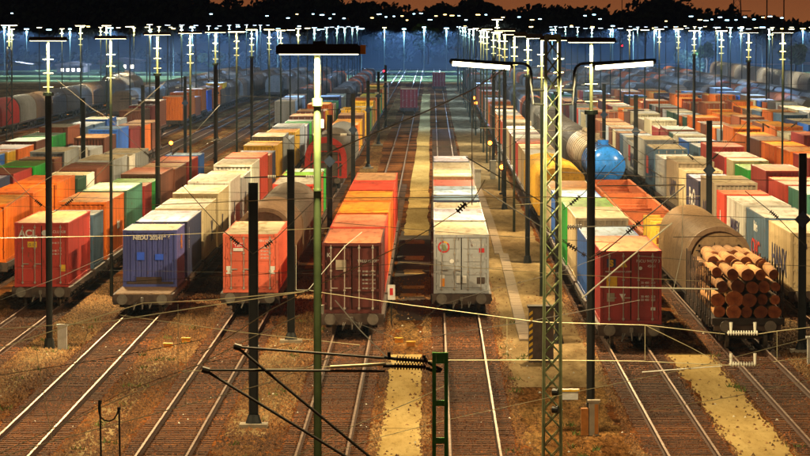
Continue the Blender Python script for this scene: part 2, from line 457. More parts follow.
# ------------------------------------------------------------------ wagons
def bogie(m, y):
    """two wheelsets in a side frame"""
    for dy in (-.9, .9):
        for s in (-1, 1):
            m.tube((s*.69, y+dy, .46), (s*.82, y+dy, .46), .46, n=14, mi=2)
            m.box(s*.95-.11, s*.95+.11, y+dy-.15, y+dy+.15, .30, .62, 1)
        m.tube((-.7, y+dy, .46), (.7, y+dy, .46), .08, n=6, mi=2)
    for s in (-1, 1): m.box(s*.98-.05, s*.98+.05, y-1.35, y+1.35, .40, .68, 1)
    m.box(-.9, .9, y-.2, y+.2, .40, .70, 1)
def flat_frame(m, L, deck=.9, full=True):
    for s in (-1, 1):
        x = s*1.27
        m.box(x-.06, x+.06, .35, L-.35, deck-.26, deck-.01, 0)
        m.box(s*.45-.08, s*.45+.08, .35, L-.35, deck-.42, deck-.06, 1)
        n = int(L/1.4)
        for i in range(n):           # lashing hooks and brackets along the sill
            y = .7+i*(L-1.4)/max(1, n-1)
            m.box(x-.09, x+.09, y-.06, y+.06, deck-.36, deck-.2, 1)
    n = int(L/1.5)
    for i in range(n+1):
        y = .42+i*(L-.84)/n; m.box(-1.2, 1.2, y-.06, y+.06, deck-.24, deck-.04, 1)
    for y0 in (.25, L-.45): m.box(-1.3, 1.3, y0, y0+.2, deck-.45, deck-.015, 0)
    for s in (-1, 1):                # brake gear and tanks hung below
        m.box(s*.9-.18, s*.9+.18, L*.36, L*.36+1.5, .28, .6, 1)
def buffer_m(m, x, L, deck, end):
    y = .25 if end == 0 else L-.25; d = -1 if end == 0 else 1
    m.tube((x, y, deck-.2), (x, y+d*.35, deck-.2), .10, n=10, mi=1)
    m.tube((x, y+d*.35, deck-.2), (x, y+d*.42, deck-.2), .23, n=16, mi=1)
def wheelset_m(y):
    m = MB()
    for s in (-1, 1):
        m.tube((s*.69, y, .46), (s*.82, y, .46), .46, n=18, mi=0)
    m.tube((-.7, y, .46), (.7, y, .46), .08, n=8, mi=0); return m
WM = [MT['sill'], MT['undr'], MT['wheel']]
random.seed(99)
wcache = {}
def coupling_m(deck=.9):
    m = MB()
    m.box(-.06, .06, -.12, .25, deck-.30, deck-.12, 0); m.tube((0, -.1, deck-.3), (.02, -.12, deck-.62), .03, n=6)
    m.tube((.3, .2, deck-.35), (.32, 0, deck-.6), .025, n=6); m.tube((.32, 0, deck-.6), (.42, .1, deck-.34), .025, n=6)
    m.tube((-.34, .2, deck-.35), (-.38, 0, deck-.66), .025, n=6); m.tube((-.38, 0, deck-.66), (-.25, .1, deck-.34), .025, n=6)
    m.tube((0, -.12, deck-.62), (.03, 0, deck-.45), .03, n=6)
    return m
def wagon(X, Y, L, label, near=False, deck=.9, cat='flat wagon', group='flat wagons carrying the containers'):
    if not near:
        k = (round(L, 1), deck)
        if k not in wcache:
            m = MB(); flat_frame(m, L, deck); 
            for y in ((1.9, L-1.9) if L > 9 else (L*.5,)): bogie(m, y)
            for s in (-.875, .875): buffer_m(m, s, L, deck, 0); buffer_m(m, s, L, deck, 1)
            wcache[k] = m.mesh('wagon_body', WM)
        o = obj('container_wagon', wcache[k], loc=(X, Y, 0)); tag(o, label, cat, group); counts['w'] = counts.get('w', 0)+1; return o
    t = empty('container_wagon', (X, Y, 0)); tag(t, label, cat, group); counts['w'] = counts.get('w', 0)+1
    m = MB(); flat_frame(m, L, deck); obj('frame', m, t, mats=WM)
    for y in ((1.9, L-1.9) if L > 9 else (L*.5,)):
        b = MB()
        for s in (-1, 1):
            b.box(s*.98-.05, s*.98+.05, y-1.35, y+1.35, .40, .68, 1)
            for dy in (-.9, .9): b.box(s*.95-.11, s*.95+.11, y+dy-.15, y+dy+.15, .30, .62, 1)
        b.box(-.9, .9, y-.2, y+.2, .40, .70, 1)
        bo = obj('bogie', b, t, mats=WM)
        for dy in (-.9, .9): obj('wheelset', wheelset_m(y+dy), bo, mats=[MT['wheel']])
    for s in (-.875, .875):
        m = MB(); buffer_m(m, s, L, deck, 0); obj('buffer', m, t, mats=[MT['sill'], MT['buf'], MT['wheel']])
    obj('coupling', coupling_m(deck), t, mats=[MT['buf']])
    return t

def run(X, y, spec, row, yend=None, fill=None, deck=.9, gap=2.0, lead=0, vary=True):
    """a train: a list of 'length height colour roof style' from the front, then a random fill up to yend"""
    i = 0; q = [s.split() for s in spec]; made = []
    nearrow = y < 215; dk = deck
    pend = None
    while True:
        if i < len(q): s = q[i]
        elif yend and y < yend:
            c = random.choice(fill)
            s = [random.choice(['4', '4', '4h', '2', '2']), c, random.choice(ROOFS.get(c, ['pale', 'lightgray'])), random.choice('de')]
            if s[0] == '2': q.append(s); q.append(['2', random.choice(fill), random.choice(['pale', 'lightgray', 'white']), 'd'])
        else: break
        if s[0] == 'gap': y += float(s[1]); q.pop(i) if i < len(q) else None; continue
        L, H = s[0][0], s[0][1:]
        if vary and L == '4' and i > 2: H = random.choice(['', 'h', 'h', 'l', H])
        if L == '4': dk = deck+(random.choice([0, 0, .28, -.12]) if vary and i > 2 and pend is None else 0)
        o = container(X, y, L, H, s[1], s[2], s[3], deck if L == '2' else dk, row, i, vary)
        made.append(o)
        l = LEN[L]
        if L == '2' and pend is None and i+1 < len(q) and q[i+1][0][0] == '2':
            pend = y
            y += l+.3
        elif pend is not None:
            wagon(X, pend-.6, y+l+.6-pend+.6, 'flat wagon under the %s and %s containers of the %s' % (ordn(i-1), ordn(i), row), near=(nearrow and pend < 200))
            pend = None; y += l+gap
        else:
            wagon(X, y-.6-(lead if i == 0 else 0), l+1.2+(lead if i == 0 else 0), 'flat wagon under the %s container of the %s' % (ordn(i), row), near=(nearrow and y < 200), deck=deck if L == '2' else dk)
            y += l+gap
        i += 1
    return made
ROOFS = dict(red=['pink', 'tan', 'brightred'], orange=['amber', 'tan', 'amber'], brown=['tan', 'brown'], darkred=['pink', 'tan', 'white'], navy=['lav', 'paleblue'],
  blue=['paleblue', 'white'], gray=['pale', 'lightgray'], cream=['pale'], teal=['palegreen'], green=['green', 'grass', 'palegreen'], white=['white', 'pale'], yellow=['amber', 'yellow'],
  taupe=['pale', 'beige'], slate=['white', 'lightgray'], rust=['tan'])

RA = run(-17.7, 190, ['4h red tan d', '2 slate lightgray d', '4h orange amber e', '4h teal palegreen e', '2 darkred pink d', '2 green grass d', '4 brown brown e', '4 brown tan e', '4 darkred pink d', '2 blue paleblue e'],
  'train led by the ACL container')
run(-17.7, 505, ['4 gray pale d', '4 taupe pale e', '4 gray lightgray d', '4 brown tan e'], 'string far behind the ACL container')
run(-22.5, 209.5, ['4h orange amber e', '4h orange orange e', '4h orange orange e', '2 darkgreen darkgreen e', '2 white pale d', '4 brown brown e', '4 gray pale e', '2 white pale d', '4 gray pale e'],
  'second train from left edge')
run(-27.2, 246, ['4 navy lav e', '4 darkred brown e', '4 green grass e', '2 brown tan e', '4 gray pale e', '2 white pale d', '4 gray lightgray e', '4 brown tan e', '4 blue paleblue e', '4 darkred pink e', '4 orange tan d', '4 brown tan e'],
  'third train from left edge')
run(-32, 290, ['4 blue white e', '2 yellow amber e', '4 orange tan e', '4 brown palegreen e', '4 green palegreen e', '4 rust pale e', '4 slate lightgray e', '4 slate lightgray d', '4 blue pale e', '4 gray pale e',
  'gap 20', '4 brown tan e', '4 darkred brown d', '4 brown tan e', 'gap 30', '4h orange tan e', '4h orange tan e', '4h rust tan e', '4h orange tan d', '4h blue tan e', '4 orange pale e', '4h orange tan e', '4h yellow pale e'],
  'far left train with orange tail')
RB = run(-12.75, 189.5, ['2 purple pale e', '4 navy lav d', '4 cream pale e', '4h cream pale e', '4 white pale d', '4 gray pale e', '4h white pale e', '4 brightred pink e', '2 rust pale d', '2 navy lav d', '4 yellow amber e', '4 gray pale e', '4 gray lightgray e',
  '4 yellow amber d', '4 gray taupe e'], 'train led by blue-square container', 560, ['gray', 'yellow', 'red', 'cream', 'navy', 'taupe', 'brown', 'green', 'orange'], lead=4.6)
RC = run(-8.05, 186, ['4 salmon pale d'], 'train led by light red container')
RC2 = run(-8.05, 244, ['4 brightred white e', '2 rust grass e', '2 green lightgray e'], 'train before the red arched wagon')
run(-8.05, 386, ['4 orange tan e', '4 yellow amber e'], 'train beyond the red arched wagon', 660, ['orange', 'yellow', 'brown', 'red', 'green', 'taupe', 'orange'])
RD = run(-3.3, 172.6, ['4h maroon pink d', '4h brightred pink d', '4h orange amber e', '4h orange amber d', '4h brightred brightred e', '4h brightred tan e'], 'brown-fronted orange train', vary=False, gap=1.7)
run(-3.3, 597, ['4 darkred tan d'], 'lone wagon down the central track')
RE = run(1.3, 185.5, ['4 gray pale d', '2 lightgray lightgray d', '2 lav lav e', '2 white pale d', 'gap 1', '2 navy slate e', '4 gray paleblue e', '4l brightred brightred e', '2 cream palegreen e', '2 cream pale e', '4 gray pale e', '4 navy lav e'], 'grey-headed train', vary=False, gap=1.5)
run(1.3, 800, ['4 darkred pink d'], 'distant wagon beyond grey-headed train')
RG = run(7.9, 166.5, ['4h claret pink d', '4 blue paleblue e', '4h beige pale e', '4h green grass e', '4 blue paleblue e', '4 cream amber e'], 'train led by maroon container')
run(7.9, 300, ['4 beige lightgray e', '4 beige pale e', '4 red pink e', '4 beige pale d'], 'train beyond the yellow wagon', 650, ['orange', 'brown', 'orange', 'red', 'beige', 'orange'])
RI = run(17.2, 187, ['4 beige pale d', '4 slate white e', '4 white white e', '2 brightred pink e', '4 taupe beige e', '4 navy lav e', '2 cream pale e', '4h taupe pale e', '4 gray lightgray e', '4 slate pale d', '4 gray pale e', '4 gray pale e'],
  'train led by beige container', 590, ['gray', 'brown', 'gray', 'cream', 'brown', 'rust', 'green', 'slate', 'taupe', 'orange', 'red'])
run(21.7, 215, ['4 teal pale e', '4 teal white e', '4 brightred pink e', '4 darkred pink e', '4h green grass e', '2 cream pale e', '4 darkred white e', '4h red pink e', '4 slate white e', '4 blue white e', '2 cream pale e', '2 darkgreen white e', '4 darkred palegreen e', '4 darkred pale e',
  '4 cream pale e'], 'second train right of the logs', 600, ['brown', 'rust', 'orange', 'taupe', 'red', 'cream'])
run(26.5, 282, ['4h darkred pink e', '4h orange amber e', '4h orange amber e', '4h brown tan e', '4 orange amber d'], 'third train right of the logs', 590, ['orange', 'orange', 'brown', 'rust', 'orange', 'darkgreen', 'gray'])
run(31.3, 340, ['4h darkred pink e', '4 cream pale d', '4h orange amber e', '4h brown amber e'], 'fourth train right of the logs', 610, ['orange', 'orange', 'brown', 'orange', 'rust'])
run(36, 388, ['4 blue pale e', '4 navy pale d', '4h slate white e', '4h orange amber e', '4h slate pale e'], 'fifth train right of the logs', 600, ['orange', 'slate', 'gray', 'orange', 'taupe'])
run(40.7, 440, ['4 gray pale e', '4 cream pale d'], 'sixth train right of the logs', 590, ['gray', 'blue', 'orange', 'cream', 'taupe'])
print('containers', counts)

# lettering and plates on the leading containers
def plate(o, x, z, w_, h, mat, name='panel', y=.02, side=None, yy=0):
    m = MB()
    if side is None: m.box(x-w_/2, x+w_/2, y-.008, y, z-h/2, z+h/2)
    else:
        xx = side*(CW+.006); m.box(min(xx, xx+side*.006), max(xx, xx+side*.006), yy-w_/2, yy+w_/2, z-h/2, z+h/2)
    return obj(name, m, o, mats=[mat])
FY = -.06
a = RA[0]; a['label'] = 'long red high container with white ACL lettering and yellow plate, front of its train'
text('ACL', .44, (-1.03, .012, 2.28), R_FRONT, MT['white'], a, align='LEFT', bold=.012)
m = MB(); m.tube((.14, .016, 2.44), (.14, .0, 2.44), .13, n=20); obj('emblem', m, a, (.0, 0, 0), mats=[MT['white']])
plate(a, -.42, 1.92, .42, .26, MT['yellow'], y=.0); text('G 17', .17, (-.42, -.012, 1.86), R_FRONT, MT['navy'], a)
text('ACLU 428', .16, (.75, .015, 2.44), R_FRONT, MT['white'], a)
for z in (2.2, 1.95, 1.6, 1.45): text('0 48 71 0', .11, (.7, .015, z), R_FRONT, MT['white'], a)
plate(a, .98, .85, .2, .3, MT['yellow'], y=.0)
text('ACLU 4283', .2, (CW+.02, 11.6, 2.6), (math.pi/2, math.pi/2, math.pi/2), MT['white'], a, align='LEFT')
b = RB[0]; b['label'] = 'short violet-blue container with two bright blue squares on its ribbed end'
text('NEDU 202419 6', .25, (.08, -.004, 2.17), R_FRONT, MT['white'], b, bold=.012)
m = MB()
for k in range(14): m.box(-1.22, 1.22, -4.85+k*.34, -4.53+k*.34, -.008, .035+random.uniform(0, .012))
pk = obj('planked_deck', m, None, (-12.75, 189.5, .9), [MT['deckw']]); pk.parent = [o for o in C.objects if o.name.startswith('container_wagon') and abs(o.location.x+12.75) < .1 and o.location.y < 187][0]
pk.location = Vector((-12.75, 189.5, .9))-pk.parent.location
plate(b, -.42, 1.42, .34, .36, MT['bluep'], 'blue_square', y=.0); plate(b, .42, 1.38, .38, .27, MT['bluep'], 'blue_square', y=.0)
m = MB(); m.box(-1.05, 1.05, -.02, .045, .16, .26, 0); m.box(-.62, .52, -.015, .045, .26, .48, 0); obj('rusty_lower_patch', m, b, mats=[MT['sill']])
text('NS', .9, (CW+.01, 3.4, 1.6), R_RIGHTF, MT['orange'], b, bold=.01)
text('NEDU 2024', .2, (CW+.02, 1.2, 2.3), (math.pi/2, math.pi/2, math.pi/2), MT['white'], RB[1], align='LEFT')
c_ = RC[0]; c_['label'] = 'long light red container with a small red and white plate on its doors'
plate(c_, -.55, 2.02, .44, .36, MT['white'], y=.0); plate(c_, -.55, 2.08, .44, .2, MT['redp'], y=-.009); text('TIBA', .17, (-.55, -.02, 2.03), R_FRONT, MT['white'], c_)
text('TIBU 62021', .15, (.66, .01, 2.25), R_FRONT, MT['white'], c_)
for z in (1.95, 1.8, 1.65, 1.5): text('30 480 KG', .1, (.66, .01, z), R_FRONT, MT['white'], c_)
for x in (-.98, .98): plate(c_, x, 1.0, .2, .34, MT['white'], y=.01)
d = RD[0]; d['label'] = 'long dark brown high container with a beige door plate, front of the orange train'
text('K', .24, (-.95, .01, 2.32), R_FRONT, MT['white'], d); plate(d, -.45, 2.0, .42, .4, MT['conc'], y=.0)
text('TRLU 421097', .16, (.68, .01, 2.1), R_FRONT, MT['gray'], d)
for z in (1.7, 1.55, 1.35, 1.2, 1.0): text('30 480  67 200', .09, (.7, .01, z), R_FRONT, MT['gray'], d)
e_ = RE[0]; e_['label'] = 'long grey container with a round red and green emblem, front of the central train'
m = MB(); n = 24
for k in range(n):
    t0, t1 = 2*math.pi*k/n, 2*math.pi*(k+1)/n
    q = [(-.78+.26*math.cos(t0), .012, 2.05+.26*math.sin(t0)), (-.78+.26*math.cos(t1), .012, 2.05+.26*math.sin(t1)), (-.78+.19*math.cos(t1), .012, 2.05+.19*math.sin(t1)), (-.78+.19*math.cos(t0), .012, 2.05+.19*math.sin(t0))]
    m.add(q, [(0, 1, 2, 3)], 1 if k in (3, 4, 5) else 0)
m.add([(-.95, .01, 2.14), (-.72, .01, 2.16), (-.62, .01, 1.9), (-.74, .01, 1.86)], [(0, 1, 2, 3)], 2)
m.add([(-.9, .008, 2.02), (-.76, .008, 2.10), (-.72, .008, 1.9)], [(0, 1, 2)], 2)
obj('emblem', m, e_, mats=[MT['redp'], MT['yellow'], MT['mgreen']])
text('MEPU', .17, (.65, .01, 2.28), R_FRONT, MT['white'], e_); text('97 35 8', .17, (.74, .01, 2.08), R_FRONT, MT['white'], e_)
plate(e_, .9, 1.9, .24, .2, MT['redp'], y=.012)
m = MB(); m.tube((-.42, .02, 1.42), (-.42, .008, 1.42), .1, n=16); obj('emblem', m, e_, mats=[MT['white']])
for z in (1.55, 1.4, 1.25, 1.1): text('30 480', .11, (.66, .01, z), R_FRONT, MT['white'], e_)
plate(e_, -.84, .55, .2, .52, MT['white'], y=.01); plate(e_, -.82, .48, .17, .36, MT['orange'], y=-.002)
plate(e_, .86, .56, .36, .3, MT['sill'], y=.01)
for x in (-.14, .14): plate(e_, x, .62, .17, .34, MT['white'], 'seal_box', y=-.03)
f_ = RG[0]; f_['label'] = 'long maroon high container with yellow plates and white web address on doors'
plate(f_, -.78, 2.42, .36, .34, MT['navy'], y=.0); text('S', .34, (-.78, -.012, 2.3), R_FRONT, MT['yellow'], f_, bold=.02)
m = MB(); m.add([(-.46, .0, 2.26), (-.14, .0, 2.26), (-.3, .0, 2.56)], [(0, 1, 2)]); obj('warning_triangle', m, f_, mats=[MT['yellow']])
text('www.textainer.com', .13, (-.5, .0, 2.05), R_FRONT, MT['white'], f_)
plate(f_, -.76, 1.7, .42, .4, MT['yellow'], y=.0); plate(f_, -.8, 1.06, .3, .34, MT['conc'], y=.0)
m = MB(); m.add([(-.46, .0, 1.2), (-.2, .0, 1.2), (-.33, .0, .98)], [(0, 2, 1)]); obj('warning_triangle', m, f_, mats=[MT['white']])
text('FSCU 94077 3', .16, (.68, .0, 2.45), R_FRONT, MT['white'], f_); text('45G1', .15, (.82, .0, 2.25), R_FRONT, MT['white'], f_)
for z in (1.6, 1.45, 1.05, .92): text('30 480  223', .12, (.68, .0, z), R_FRONT, MT['white'], f_)
m = MB(); m.tube((.3+.08, .0, 2.22), (.38, -.012, 2.22), .07, n=14); obj('emblem', m, f_, mats=[MT['white']])
plate(f_, .88, .6, .18, .12, MT['white'], y=.0)
i_ = RI[0]; i_['label'] = 'long beige container with big black side letters, front of the right-hand train'
plate(i_, -.6, 2.0, .2, .22, MT['navy'], y=.0)
def side_text(o, word, size, stretch, yc, z, mat, side=-1):
    q = text(word, size, (side*(CW+.012), yc, z), R_LEFTF if side < 0 else R_RIGHTF, mat, o, bold=.02); q.scale = (stretch, 1, 1); return q
side_text(i_, 'HANX', 1.7, 1.7, 6.2, .5, MT['navy'])
side_text(RI[1], 'CNC', 1.1, 2.2, 6, .5, MT['redp']); side_text(RI[1], 'linie', .7, 2, 6, 1.7, MT['white'])
side_text(RI[2], 'MAREX', 1.0, 2.0, 6, .9, MT['navy']); side_text(RI[3], 'I', 1.3, 2.5, 3, .7, MT['white'])
side_text(RI[4], 'NKLB', 1.7, 1.9, 6, .4, MT['navy']); side_text(RI[5], 'PxO', 1.5, 2.2, 6, .9, MT['white']); side_text(RI[5], 'nedl', 1.1, 2.2, 6, .2, MT['redp'])
for k, wd_ in ((7, 'UASC'), (8, 'NOR'), (9, 'SEA'), (10, 'CSC'), (11, 'MOL')): side_text(RI[k], wd_, 1.6, 1.8, 4.5, .5, MT['navy'] if k % 2 else MT['gray'])
for k in (9, 11): plate(RI[k], 0, 1.5, 3.0, 1.3, MT['redp'], 'logo_panel', side=-1, yy=9.2)
side_text(RB[2], 'X', 1.5, 1.8, 8, .6, MT['navy'], 1); side_text(RA[2], 'tex', .8, 1.8, 8, 1.2, MT['white'], 1)
for o in RB[3:6]: text(random.choice(['C', '87', 'OO']), 1.1, (CW+.01, 5, .8), R_RIGHTF, MT['navy'], o, bold=.03)

# ------------------------------------------------------------------ hood, tank, gondola and log wagons
def rounded_prof(hw, z0, z1, top, n=12):
    pts = [(-hw, z0), (hw, z0), (hw, z1)]
    for i in range(1, n):
        t = math.pi*i/n; pts.append((hw*math.cos(t), z1+(top-z1)*math.sin(t)**.8))
    pts.append((-hw, z1)); return pts
def color_mat(name, c, rough=.6, streak=True):
    m = M(name); f = m.noise(1.6, 6, .65, mscale=(1, 1, .3)); f2 = m.noise(6, 4, .7)
    c1 = m.ramp(f, [(.3, tuple(v*.68 for v in c)), (.6, c)])
    m.base(m.mix(1, c1, m.ramp(f2, [(.3, (.65, .6, .55)), (.5, (1, 1, 1))]), 'MULTIPLY')); m.set(rough); return m.m
HM = {k: color_mat('hood_'+k, v) for k, v in dict(brown=(.21, .13, .075), ochre=(.27, .175, .09), gray=(.26, .24, .21), red=(.62, .04, .03), dark=(.14, .11, .085), yellow=(.78, .48, .05), silver=(.55, .47, .36), blue=(.03, .25, .95), rust=(.55, .15, .05)).items()}
for k in ('silver',): HM[k].node_tree.nodes['Principled BSDF'].inputs['Metallic'].default_value = .35
HM['blue'].node_tree.nodes['Principled BSDF'].inputs['Roughness'].default_value = .25
def chassis(t, L, deck=1.15):
    m = MB()
    for s in (-1, 1): m.box(s*1.25-.07, s*1.25+.07, .3, L-.3, deck-.24, deck-.02, 0)
    m.box(-.45, .45, .3, L-.3, deck-.3, deck-.05, 1)
    for y in (.25, L-.45): m.box(-1.32, 1.32, y, y+.2, deck-.4, deck-.02, 0)
    obj('frame', m, t, mats=WM)
    for y in (2.1, L-2.1):
        b = MB(); bogie(b, y); obj('bogie', b, t, mats=WM)
    for s in (-.875, .875):
        m = MB(); buffer_m(m, s, L, deck, 0); obj('buffer', m, t, mats=[MT['sill'], MT['buf'], MT['wheel']])
def hood_wagon(X, Y, L, col, label, endcol=None, group='rounded hood wagons', ribs=True, hw=1.38, top=3.95, z1=2.35, fw=.12):
    t = empty('hood_wagon', (X, Y, 0)); tag(t, label, 'hood wagon', group)
    chassis(t, L)
    m = MB(); m.prism(rounded_prof(hw, 1.13, z1, top), .35, L-.35, 0)
    if ribs:
        n = int(L/.5)
        for i in range(n):
            y = .6+i*(L-1.2)/(n-1)
            m.prism(rounded_prof(hw+.05, 1.16, z1, top+.05), y-.06, y+.06, 0)
    obj('hood', m, t, mats=[HM[col]])
    # end wall: a frame arch, recessed panels and a hand rail
    e = MB(); P0 = rounded_prof(hw+.05, 1.12, z1, top+.05, 16); P1 = rounded_prof(hw-fw, 1.26, z1-.05, top-fw-.04, 16)
    n = len(P0); vs = [(x, .22, z) for x, z in P0]+[(x, .22, z) for x, z in P1]+[(x, .36, z) for x, z in P0]+[(x, .30, z) for x, z in P1]
    for i in range(n):
        j = (i+1) % n
        e.add([vs[i], vs[j], vs[n+j], vs[n+i]], [(0, 1, 2, 3)], 0)
        e.add([vs[i], vs[2*n+i], vs[2*n+j], vs[j]], [(0, 1, 2, 3)], 0)
        e.add([vs[n+i], vs[n+j], vs[3*n+j], vs[3*n+i]], [(0, 1, 2, 3)], 0)
    e.box(-hw*.62-.05, -hw*.62+.05, .2, .34, 1.2, 3.2, 0); e.box(hw*.62-.05, hw*.62+.05, .2, .34, 1.2, 3.2, 0)
    e.box(-hw+.1, hw-.1, .19, .34, 2.28, 2.4, 0); e.box(-.9, .9, .2, .34, 3.1, 3.2, 0)
    obj('end_frame', e, t, mats=[HM[endcol or col]])
    h = MB(); h.tube((-1.0, .12, 2.95), (1.0, .12, 2.95), .025, n=6); h.tube((-1.0, .12, 2.95), (-1.0, .2, 2.95), .02, n=6); h.tube((1.0, .12, 2.95), (1.0, .2, 2.95), .02, n=6)
    h.tube((-.2, .13, 1.3), (-.2, .13, 3.3), .02, n=6)
    obj('hand_rail', h, t, mats=[MT['undr']]); return t
def tank_wagon(X, Y, L, col, label, r=1.32, cz=2.75):
    t = empty('tank_wagon', (X, Y, 0)); tag(t, label, 'tank wagon', 'tank wagons'); chassis(t, L)
    m = MB(); n = 28; ys = [(.45, .0), (.5, .35), (.62, .62), (.82, .84), (1.05, .96), (1.3, 1.0)]
    ys = ys+[(L-a, b) for a, b in ys[::-1]]
    rings = [[(r*q*math.cos(2*math.pi*i/n), y, cz+r*q*math.sin(2*math.pi*i/n)) for i in range(n)] for y, q in ys]
    vs = [v for ring in rings for v in ring]; fs = []
    for k in range(len(rings)-1):
        for i in range(n): fs.append((k*n+i, k*n+(i+1) % n, (k+1)*n+(i+1) % n, (k+1)*n+i))
    m.add(vs, fs); obj('tank', m, t, mats=[HM[col]], smooth=True)
    for y in [1.6+i*(L-3.2)/4 for i in range(5)]:
        m = MB(); m.prism([(math.cos(a)*(r+.03), cz+math.sin(a)*(r+.03)) for a in [2*math.pi*i/24 for i in range(24)]], y-.05, y+.05)
        obj('tank_band', m, t, mats=[MT['undr'] if col == 'blue' else HM['brown']])
    m = MB(); m.tube((0, L/2, cz+r-.05), (0, L/2, cz+r+.3), .4, n=16); obj('dome', m, t, mats=[HM[col]])
    m = MB()
    for s in (-1, 1): m.tube((s*.35, 1.5, cz+r+.12), (s*.35, L-1.5, cz+r+.12), .02, n=4)
    for s in (-1, 1):
        m.tube((s*1.2, .5, 1.2), (s*1.2, .5, 2.3), .025, n=6)
    m.tube((-1.2, .5, 2.3), (1.2, .5, 2.3), .025, n=6); obj('railing', m, t, mats=[MT['undr']])
    return t
GH = 'hood wagons in the far trains'
hood_wagon(-8.05, 201, 14, 'brown', 'brown rounded hood wagon right behind the light red container', 'brown')
hood_wagon(-8.05, 216, 26, 'dark', 'dark long hood wagon behind the brown rounded hood wagon', 'brown', top=3.7)
hood_wagon(-8.05, 318, 30, 'dark', 'rounded dark hood wagon with bright red arched end frame', 'red', top=4.2, hw=1.55, fw=.36)
hood_wagon(-8.05, 351, 30, 'gray', 'grey hood wagon behind the red arched hood wagon', 'gray')
tt = hood_wagon(12.5, 182.5, 23, 'ochre', 'brown ribbed hood wagon right behind the log wagon', 'brown')
for i in range(2): hood_wagon(12.4, 345+i*19, 18, 'dark', ['dark hood wagon just behind the silver tank wagons', 'dark hood wagon at the tail of the log train'][i], 'dark')
hood_wagon(7.9, 256, 20, 'yellow', 'yellow covered wagon with rounded top behind the maroon-led containers', 'yellow', top=4.0, z1=3.3, fw=.2)
hood_wagon(7.9, 278, 18, 'yellow', 'second yellow covered wagon, farther from the camera', 'yellow', top=3.7, z1=3.0, fw=.2)
for i in range(11):
    Y = 478+i*21.5
    hood_wagon(-50.5, Y, 20.5, 'red' if i == 0 else ['brown', 'gray', 'brown', 'dark'][i % 4], ('red hood wagon at the front of the far left hood wagon train' if i == 0 else '%s rounded hood wagon, %s in the far left hood wagon train' % (['brown', 'grey', 'brown', 'dark'][i % 4], ordn(i))), 'red' if i == 0 else None, group=GH, hw=1.5, top=4.1)
for i in range(13):
    Y = 700+i*19
    hood_wagon(64, Y, 18, 'gray' if i % 3 else 'dark', '%s rounded hood wagon, %s in the far right hood wagon train' % ('grey' if i % 3 else 'dark', ordn(i)), group=GH, hw=1.5, top=4.4)
tank_wagon(12.4, 297, 15, 'blue', 'bright blue tank wagon with rounded shiny end', r=1.35)
for i in range(2): tank_wagon(12.4, 313+i*15.5, 15, 'silver', ['silver brown banded tank wagon right behind the blue tank', 'second silver brown banded tank wagon behind the blue tank'][i], r=1.45)
for i in range(3): tank_wagon(-55, 715+i*17, 16, 'gray' if False else 'silver', ['nearest', 'middle', 'farthest'][i]+' of the far left tank wagons behind the lamp masts', r=1.4)
tank_wagon(60, 560, 16, 'silver', 'silver tank wagon at the far right edge')

def gondola(X, Y, L, label):
    t = empty('open_wagon', (X, Y, 0)); tag(t, label, 'open wagon', 'low red open wagons'); chassis(t, L, 1.05)
    for s in (-1, 1):
        m = MB(); m.box(s*1.36-.05, s*1.36+.05, .3, L-.3, 1.03, 1.85, 0); m.box(s*1.36-.09, s*1.36+.09, .25, L-.25, 1.83, 1.93, 0)
        for i in range(int(L/1.6)):
            y = .8+i*1.6; m.box(s*1.43-.04, s*1.43+.04, y-.05, y+.05, 1.03, 1.85, 0)
        obj('side_wall', m, t, mats=[HM['rust']])
    for y in (.25, L-.35):
        m = MB(); m.box(-1.3, 1.3, y, y+.1, 1.03, 1.9, 0); obj('end_wall', m, t, mats=[HM['rust']])
    m = MB(); m.box(-1.3, 1.3, .35, L-.35, 1.0, 1.1, 0)
    for i in range(5):
        y = 2+i*(L-4)/4; m.box(-1.29, 1.29, y-.35, y+.35, 1.1, 1.32, 0)
    obj('floor', m, t, mats=[HM['rust']]); return t
gondola(12.4, 219, 24, 'low rust red open wagon nearer to the brown hood wagon')
gondola(12.4, 245, 24, 'low rust red open wagon in the middle of its row')
gondola(12.4, 271, 23.5, 'low rust red open wagon next to the blue tank wagon')
# far trains of closed wagons, filling the tracks back towards the horizon
fm = MB(); flat_frame(fm, 13.6, 1.15)
for y in (2.1, 11.5): bogie(fm, y)
fm = fm.mesh('wagon_frame', WM); fhood = {}
random.seed(17)
def far_train(X, y0, y1, row):
    i = 0; y = y0
    while y < y1:
        c = random.choice(['brown', 'gray', 'dark', 'dark', 'brown', 'gray', 'rust'] if X > -30 else ['dark', 'brown', 'gray'])
        box = random.random() < .5; k = (c, box)
        if k not in fhood:
            q = MB(); pr = (lambda g: [(-1.35-g, 1.15), (1.35+g, 1.15), (1.35+g, 3.2), (.9, 3.75+g), (-.9, 3.75+g), (-1.35-g, 3.2)]) if box else (lambda g: rounded_prof(1.38+g, 1.13, 2.4, 3.9+g))
            q.prism(pr(0), .3, 13.3)
            for n_ in range(12): q.prism(pr(.035), .7+n_*1.1-.06, .7+n_*1.1+.06)
            fhood[k] = q.mesh('wagon_body', [HM[c]])
        t = empty('covered_wagon', (X, y, 0)); tag(t, '%s %s wagon, %s from the camera in the %s' % ({'gray': 'grey', 'rust': 'rusty'}.get(c, c), 'boxy closed' if box else 'rounded closed', ordn(i), row), 'covered wagon', 'closed wagons on the far tracks')
        obj('wagon_body', fhood[k], t); obj('frame', fm, t); i += 1; y += 14.4
